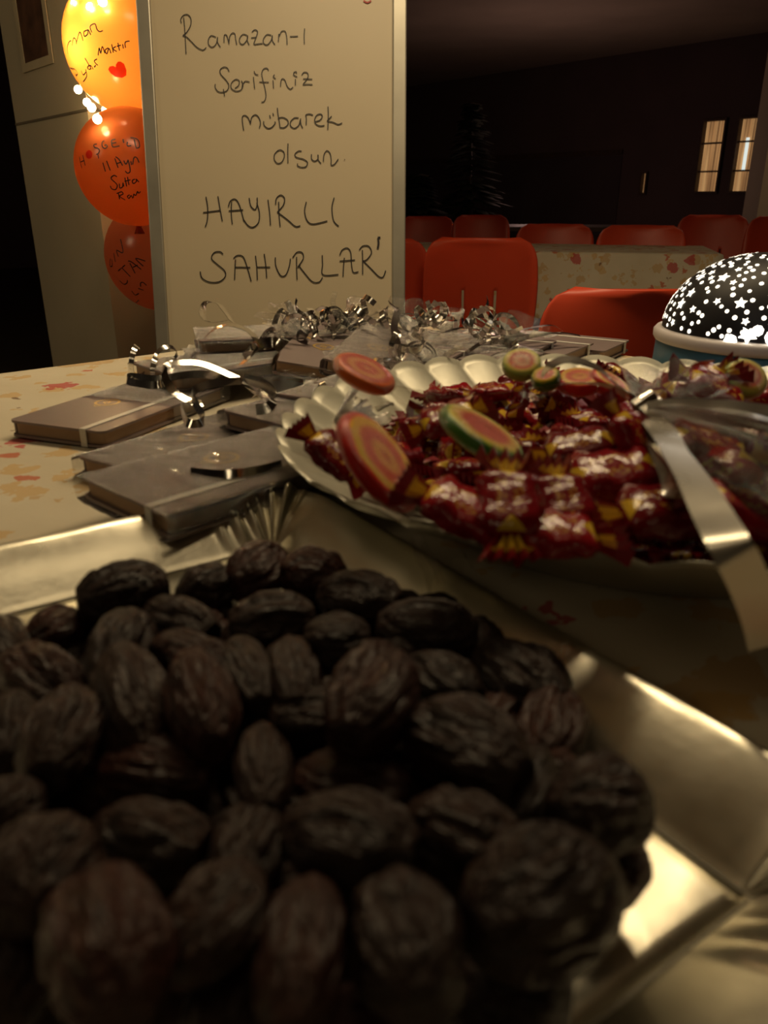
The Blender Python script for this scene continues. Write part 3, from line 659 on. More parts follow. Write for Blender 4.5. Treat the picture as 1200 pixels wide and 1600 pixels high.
# ------------------------------------------------------------------ foil tray
A = onz(430, 850, TZ + .004); Bp = onz(1175, 1400, TZ + .004)
ex = (Bp - A).normalized(); ey = Vector((-ex.y, ex.x, 0))
if ey.dot(onz(0, 984, TZ) - A) < 0: ey = -ey
TL, TW = (Bp - A).length, .262
TH, TO = .024, .036
def tray():
    cx, cy = TL / 2, TW / 2; cr = .004; cont = []; tcyy = TW / 2           # local frame: origin at floor centre, x along ex, y along ey
    nl, nw, nc = 40, 150, 44
    def side(a, b, n, nrm): 
        for k in range(n): t = k / n; cont.append((a[0] + (b[0] - a[0]) * t, a[1] + (b[1] - a[1]) * t, nrm[0], nrm[1], 0, 0))
    cs = [((-cx, -cy), math.pi), ((cx, -cy), -math.pi / 2), ((cx, cy), 0), ((-cx, cy), math.pi / 2)]
    for i, (c, a0_) in enumerate(cs):
        ix, iy = (c[0] - cr * (1 if c[0] > 0 else -1), c[1] - cr * (1 if c[1] > 0 else -1))
        for k in range(nc + 1):
            a = a0_ + (math.pi / 2) * k / nc; cont.append((ix + cr * math.cos(a), iy + cr * math.sin(a), math.cos(a), math.sin(a), 1, k / nc))
        nx_, ny_ = math.cos(a), math.sin(a); c2_ = cs[(i + 1) % 4][0]
        jx, jy = (c2_[0] - cr * (1 if c2_[0] > 0 else -1), c2_[1] - cr * (1 if c2_[1] > 0 else -1))
        p = cont[-1]; q = (jx + cr * nx_, jy + cr * ny_); n = nl if i % 2 == 0 else nw
        for k in range(1, n): t = k / n; cont.append((p[0] + (q[0] - p[0]) * t, p[1] + (q[1] - p[1]) * t, nx_, ny_, 0, t))
    N = len(cont); prof = [(0, 0), (.03, .0005), (.12, .003), (.3, .0085), (.5, .0140), (.7, .0185), (.88, .0222), (1.0, .0240), (1.05, .0236)]
    vs, fs = [], []
    for s, z in prof:
        for (x, y, nx, ny, k, t) in cont:
            fl = 0
            if k: arc = (1 - t) * .057; fl = max(0, min(1, (t - .30) * 8)) * math.sin(arc / .0115 * math.pi) ** 2
            elif abs(ny) < .5:                                # the flutes run on along the short sides, up to 35 mm from each corner
                dd = (tcyy - abs(y)) ; fl = max(0, min(1, (.036 - dd) * 90)) * math.sin(dd / .0115 * math.pi) ** 2
            o_ = TO * s * (1 - .12 * fl); zz = z + .0060 * s * fl
            wob = .0006 * noise.noise(Vector((x * 30, y * 30, z * 30))) * s
            vs.append((x + nx * o_, y + ny * o_, zz + wob))
    P = len(prof)
    for j in range(P - 1):
        for k in range(N): fs.append((j * N + k, j * N + (k + 1) % N, (j + 1) * N + (k + 1) % N, (j + 1) * N + k))
    return vs, fs, cx, cy
tv, tf, tcx, tcy = tray()
tctr = A + ex * TL / 2 + ey * TW / 2
rt = math.atan2(ex.y, ex.x)
tr = thing('foil_tray', (tctr.x, tctr.y, TZ + .0025), rt, 'rectangular silver foil tray with fluted corner holding the dark dates', 'tray')
flip = -1 if Vector((-math.sin(rt), math.cos(rt), 0)).dot(ey) < 0 else 1
solid(mesh('wall', tv, tf, M['tray'], tr, True), .0007)
vs, fs = [], []; gn = 40
for j in range(gn + 1):
    for i in range(gn + 1):
        x, y = (-1 + 2 * i / gn) * (tcx + .0003), (-1 + 2 * j / gn) * (tcy + .0003); e = max(0, min(1, (tcx - abs(x)) * 60, (tcy - abs(y)) * 60))
        vs.append((x, y, e * .0007 * noise.noise(Vector((x * 22, y * 22, 1)))))
for j in range(gn):
    for i in range(gn): q = j * (gn + 1) + i; fs.append((q, q + 1, q + gn + 2, q + gn + 1))
solid(mesh('tray_floor', vs, fs, M['tray'], tr, True), .0006)
bm = bmesh.new()
for (x0, y0, x1, y1) in ((-tcx, -tcy, tcx, -tcy), (tcx, -tcy, tcx, tcy), (tcx, tcy, -tcx, tcy), (-tcx, tcy, -tcx, -tcy)): tube(bm, [(x0, y0, .0004), (x1, y1, .0004)], .0006, 5)
obj('pressed_crease', bm, M['alu'], tr)

# ------------------------------------------------------------------ dates
def date_mesh(seed):
    rnd = random.Random(seed); bm = bmesh.new(); bmesh.ops.create_icosphere(bm, subdivisions=5, radius=1)
    so = Vector((seed * 7.3, seed * 3.1, seed)); sq = rnd.uniform(2.2, 2.8)
    for v in bm.verts:
        p = v.co.copy(); ang = math.atan2(p.z, p.y)
        r = 1.0
        x = math.copysign(abs(p.x) ** .86, p.x)
        g1_ = noise.noise(Vector((p.x * .9, math.cos(ang) * 1.3, math.sin(ang) * 1.3)) + so)
        g2_ = noise.noise(Vector((p.x * 1.1, math.cos(ang) * 1.9, math.sin(ang) * 1.9)) + so * 1.7)
        g3_ = noise.noise(p * 3.2 + so)
        g4_ = noise.noise(Vector((p.x * 2.2, math.cos(ang) * 4.0, math.sin(ang) * 4.0)) + so * 2.3)
        crease = (1 - min(1, abs(g2_) * 3.6)) ** 1.7 * .13 + (1 - min(1, abs(g4_) * 2.4)) ** 1.5 * .016
        r = 1.06 + .18 * g1_ - crease * (1 - .35 * abs(p.x)) + .06 * g3_
        end = max(0, abs(p.x) - .80) / .20
        rad = math.hypot(p.y, p.z)
        dent = .13 * max(0, 1 - (rad / .42) ** 2) if p.x > 0 else .05 * max(0, 1 - (rad / .3) ** 2)
        ridge = .04 * math.exp(-((rad - .48) / .10) ** 2)
        x = x - math.copysign(dent, p.x) + math.copysign(ridge, p.x)
        v.co = Vector((x, p.y * r * 1.06, p.z * r * .95))
    me = bpy.data.meshes.new('date'); bm.to_mesh(me); bm.free()
    for f in me.polygons: f.use_smooth = True
    return me
DM = []
for s in range(7):
    me = date_mesh(s + 1); me.materials.append(M['date_red'] if s in (2, 5) else M['date']); DM.append(me)
# px centre, apparent long and short size, angle of the long axis in the picture, height, mesh, label
DATES = [
 (193,930,150,104,12,.790,0,'broad folded date at the back left of the heap, outlined on bare foil'),
 (92,992,98,78,20,.778,5,'smaller reddish date just left below the broad folded one at the back'),
 (8,1010,90,74,-50,.776,1,'date cut by the left picture edge, backmost of those at that edge'),
 (66,1070,135,104,-35,.783,2,'dull date at the left, between the cut-off back one and the tall stacked pair'),
 (190,1012,110,90,60,.796,3,'upper of two stacked dates directly below the broad folded back date'),
 (205,1098,170,112,-75,.796,4,'tall wrinkled date on the left, running down from the stacked pair'),
 (282,978,112,78,-20,.790,1,'greenish grey lit date in the second row, right below the broad back one'),
 (325,925,92,84,20,.779,0,'date at the back with a pale streaked top, just right of the foil gap'),
 (405,896,92,80,30,.784,5,'round backmost date, left of the two against the bright fluted corner'),
 (490,900,98,86,-10,.784,2,'round backmost date, right of the two against the bright fluted corner'),
 (562,938,130,88,-12,.783,6,'smooth dark date on the back slope right of the two backmost ones'),
 (425,970,140,82,8,.792,3,'long folded date in the second row below the two backmost ones'),
 (300,1026,120,74,-20,.796,2,'reddish date lying across the top of an upright red brown one'),
 (313,1098,150,108,105,.800,5,'upright red brown date with a ringed face, left of centre'),
 (388,1052,104,72,110,.795,4,'small date showing its dented end, beside the upright red brown one'),
 (455,1052,100,78,95,.795,0,'ribbed glossy date with two bright glints near the heap centre'),
 (527,1004,108,90,0,.797,1,'date with a pale rimmed dented end, right of the glossy ribbed one'),
 (668,985,165,92,-6,.783,6,'long black date on the shaded right slope near the dish'),
 (583,1092,150,124,60,.806,2,'large reddish brown wrinkled date near the centre of the heap'),
 (690,1070,130,84,-25,.790,3,'shaded date between the large reddish one and the dish-side slope'),
 (812,1062,150,104,-38,.780,4,'black shaded date on the right slope, nearer than the long black one'),
 (862,1142,126,96,70,.777,5,'date at the right slope foot with a thin bright edge against the foil'),
 (728,1172,205,140,-28,.797,1,'big dark date with a lit shoulder, right of the heap centre'),
 (478,1122,124,84,15,.788,6,'dark date sunk between the glossy one and the large reddish one'),
 (412,1206,132,86,92,.800,0,'upright tan date standing at the middle of the heap'),
 (16,1140,104,78,80,.790,3,'reddish date end at the left edge of the picture, mid height'),
 (100,1152,140,112,65,.795,6,'glossy black date with bright streaks at the left'),
 (245,1212,185,104,-4,.786,2,'wide dark date lying level under the tall wrinkled one on the left'),
 (18,1268,110,98,40,.792,4,'greyish date at the left picture edge above the big leaning one'),
 (236,1314,180,120,-12,.790,1,'wide shadowed date left of the leaning two-humped one'),
 (552,1226,190,96,-8,.788,5,'flat dark red date lying level below the centre'),
 (62,1362,190,150,55,.803,0,'big leaning date at the lower left, beside a small bright foil gap'),
 (172,1474,225,172,100,.808,2,'largest date of the lower left, standing upright near the bottom edge'),
 (392,1330,150,104,70,.795,3,'upper hump of the leaning pair, left of the arched lit date'),
 (335,1436,200,128,55,.800,4,'leaning date with a ringed end, lower centre left of the bottom'),
 (548,1316,215,138,-16,.800,6,'arched date with a tan lit back at the lower centre'),
 (722,1318,200,150,-20,.790,0,'dark date between the arched one and the two big right ones'),
 (812,1242,150,96,60,.786,1,'small lit date end showing behind the round one at right'),
 (938,1262,146,132,20,.794,3,'round faced date at the right edge of the heap, over bare foil'),
 (845,1412,240,196,24,.803,4,'biggest deeply creased date at the lower right, by the bright foil'),
 (958,1362,110,90,60,.772,5,'date edge tucked under the round faced one against bright foil'),
 (470,1492,250,130,82,.803,5,'long upright reddish date at the bottom centre'),
 (640,1476,215,166,100,.803,1,'large dull date at the bottom, right of the long reddish one'),
 (800,1556,200,140,-15,.776,6,'dark date beneath the biggest creased one at the bottom right'),
 (12,1500,200,150,80,.785,3,'shadowed date at the bottom left corner of the picture'),
 (352,1580,180,120,70,.783,0,'dark date at the bottom edge between the upright pair'),
 (575,1610,170,120,10,.785,2,'date cut by the bottom edge below the large dull one'),
 (640,1160,120,90,30,.780,4,'dark date buried between the reddish one and the big dark one'),
 (150,1225,100,80,-30,.776,5,'buried date left of the wide dark one, only its top showing'),
 (330,1170,110,80,30,.782,6,'buried dark date between the ringed upright one and the tan one'),
 (640,1260,130,100,-40,.778,3,'buried date in the dark hollow above the dark lower one'),
 (450,1400,130,100,20,.776,1,'buried date in the hollow between the leaning ones and the long reddish one'),
 (240,1400,120,90,-40,.773,2,'buried date in the hollow above the largest lower left date'),
 (560,1400,120,90,40,.776,4,'buried date below the arched tan-backed one'),
 (720,1430,120,100,70,.774,0,'buried date left of the biggest creased one'),
 (390,1130,100,80,-10,.779,3,'buried date just above the upright tan one'),
 (60,1225,100,80,10,.776,6,'buried date below the glossy black one at left'),
 (770,1130,110,84,40,.774,5,'buried date at the right, behind the big one with the lit shoulder'),
 (610,1040,110,80,10,.777,1,'buried date behind the large reddish one'),
 (250,1130,90,70,60,.775,0,'buried date right of the tall wrinkled one'),
 (860,1215,100,90,0,.772,2,'buried date left of the round faced one at right'),
]
floorz = TZ + .0035
for i, (px, py, lo, sh, ang, z, mi, lab) in enumerate(DATES):
    c = onz(px, py, z); k = (c - EYE).dot(FWD) / FPX; rd = random.Random(i)
    hw = sh * k / 2; a = R(ang); dx, dy = math.cos(a), -math.sin(a)
    f1, f2 = onz(px + dx * lo / 2, py + dy * lo / 2, z), onz(px - dx * lo / 2, py - dy * lo / 2, z); f = f1 - f2; maxl = .050
    g = (RIGHT * math.cos(a) + UP * math.sin(a)) * lo * k
    if f.length <= maxl: ax = f
    else:
        t = .0; ax = g
        for t in (.8, .65, .5, .35, .2, .1): 
            q = f * t + g * (1 - t)
            if q.length < maxl: ax = q; break
    hl = min(ax.length, .056) / 2; ax = ax.normalized()
    hl = max(hl, hw * 1.12)
    hw = min(hw * 1.06, hl * .92)
    low = abs(ax.z) * hl + math.sqrt(max(0, 1 - ax.z ** 2)) * hw * .95
    if c.z - low < floorz:                                   # keep it resting on the tray, sliding along the line of sight is not needed
        zz = floorz + low; c = onz(px, py, zz)
    o = bpy.data.objects.new('date', DM[mi]); C.objects.link(o); o.location = c
    zax = (Vector((0, 0, 1)) - ax * ax.z).normalized(); yax = zax.cross(ax)
    M3 = Matrix((ax, yax, zax)).transposed() @ Matrix.Rotation(rd.uniform(0, 6.28), 3, 'X')
    o.rotation_euler = M3.to_euler(); o.scale = (hl, hw * rd.uniform(.97, 1.03), hw)
    tag(o, lab, 'date', 'dark dates heaped on the foil tray')

# bottom layer of the heap, mostly hidden by the dates above
hull = [(170, 965), (560, 925), (700, 960), (900, 1080), (970, 1240), (900, 1450), (830, 1600), (0, 1600), (0, 1040)]
gaps = [(165, 1268), (130, 1352), (275, 1548), (702, 1500), (60, 1590), (350, 980) if False else (166, 1210), (1000, 1400), (940, 1420), (690, 1590), (905, 1120)]
def inside(x, y):
    c_ = False; n_ = len(hull)
    for i in range(n_):
        (x1, y1), (x2, y2) = hull[i], hull[(i + 1) % n_]
        if (y1 > y) != (y2 > y) and x < (x2 - x1) * (y - y1) / (y2 - y1) + x1: c_ = not c_
    return c_
rd = random.Random(4); row = 0; py = 965.0; step = 52.0
while py < 1640:
    px = -20.0 + (row % 2) * step * .6
    while px < 1000:
        jx, jy = px + rd.uniform(-14, 14), py + rd.uniform(-8, 8)
        if inside(jx, jy):
            sp = onz(jx, jy, TZ + .016); k = FPX / (sp - EYE).dot(FWD); rp = .015 * k
            if all(math.hypot(jx - gx, (jy - gy) * 1.25) > rp * 1.25 for gx, gy in gaps):
                o = bpy.data.objects.new('date', DM[rd.randrange(7)]); C.objects.link(o); s_ = rd.uniform(.9, 1.05)
                o.location = (sp.x, sp.y, floorz + .0128 * s_); o.scale = (.0165 * s_, .0122 * s_, .0118 * s_); o.rotation_euler = (rd.uniform(0, 6), 0, rd.uniform(0, 6))
                tag(o, 'date in the bottom layer on the tray, mostly covered by the dates above', 'date', 'dates in the bottom layer of the heap')
        px += step * 1.35
    row += 1; py += step * .82; step *= 1.062

# ------------------------------------------------------------------ scalloped dish
DC = Vector((.188, .524, TZ + .001)); NL = 40
def dish():
    n = NL * 10; prof = [(.0, .0015), (.05, .001), (.10, .0015), (.148, .001), (.155, .002), (.168, .010), (.185, .020), (.205, .0315), (.225, .041), (.242, .051), (.250, .057)]
    vs, fs = [], []
    for j, (r, z) in enumerate(prof):
        f = max(0, (r - .160) / .09)
        for k in range(n):
            a = 2 * math.pi * k / n; s = abs(math.sin(a * NL / 2)); s2 = s ** .8
            rr = r + f * (.0034 * (s2 - .5)); zz = z + f * .0052 * (s2 - .6) * (f ** .5) + f * .003 * math.sin(a * 3 + 1)
            if j == 0: rr = .0005
            zz += .005 * f * max(0, math.cos(a + 1.1)) ** 2; vs.append((rr * math.cos(a) * 1.035, rr * math.sin(a) * .985, zz))
    for j in range(len(prof) - 1):
        for k in range(n): fs.append((j * n + k, j * n + (k + 1) % n, (j + 1) * n + (k + 1) % n, (j + 1) * n + k))
    return vs, fs
dt = thing('scalloped_dish', DC, 0, 'round silver dish with a scalloped fluted rim, heaped with wrapped candy', 'dish')
dv, df = dish(); solid(mesh('bowl', dv, df, M['dish'], dt, True), .0009)

# ------------------------------------------------------------------ wrapped candies (resting places settled beforehand)
def candy_meshes():
    bm = bmesh.new(); nx, na = 12, 14; L = .0175; rings = []
    for i in range(nx + 1):
        x = -L + 2 * L * i / nx; e = min(1, (L - abs(x)) / .006); w_, t_ = .0125 * (.62 + .38 * math.sqrt(e)), .0056 * (.16 + .84 * math.sqrt(max(0, e)))
        rings.append([])
        for k in range(na):
            a = 2 * math.pi * k / na; cx_, cy_ = math.cos(a), math.sin(a); p = 3.2
            q = (abs(cx_) ** p + abs(cy_) ** p) ** (-1 / p)
            wr = 1 + .34 * noise.noise(Vector((x * 130, cx_ * 2, cy_ * 3)))
            rings[-1].append(bm.verts.new((x, cx_ * q * w_ * wr, cy_ * q * t_ * wr)))
    for a_, b_ in zip(rings, rings[1:]):
        for k in range(na): bm.faces.new((a_[k], a_[(k + 1) % na], b_[(k + 1) % na], b_[k]))
    bm.faces.new(rings[0][::-1]); bm.faces.new(rings[-1]); bmesh.ops.recalc_face_normals(bm, faces=bm.faces[:])
    body = bpy.data.meshes.new('candy'); bm.to_mesh(body); bm.free(); body.materials.append(M['candy'])
    for p in body.polygons: p.use_smooth = True
    ends = []
    for sg in (-1, 1):
        vs, fs = [], []; n = 10
        for j, (x, hw, am) in enumerate(((.0160, .0080, .0008), (.0182, .0070, .0014), (.0230, .0105, .0018), (.0285, .0135, .0034))):
            for k in range(n + 1):
                u = -1 + 2 * k / n; vs.append((sg * (x + (.0018 * abs((k % 2)) if j == 3 else 0)), u * hw, am * (1 if k % 2 else -1) + .0006 * sg * u))
        for j in range(3):
            for k in range(n): q = j * (n + 1) + k; fs.append((q, q + 1, q + n + 2, q + n + 1))
        me = bpy.data.meshes.new('wrapper_end'); me.from_pydata(vs, [], fs); me.materials.append(M['fan']); ends.append(me)
    return body, ends
cbody, cends = candy_meshes()
def candy(loc, rot, lab, s=1.0, grp='burgundy candies heaped in the scalloped dish'):
    o = bpy.data.objects.new('wrapped_candy', cbody); C.objects.link(o); o.location = loc; o.rotation_euler = rot; o.scale = (s,) * 3
    tag(o, lab, 'candy', grp)
    for e in cends: c = bpy.data.objects.new('wrapper_end', e); C.objects.link(c); c.parent = o
    return o
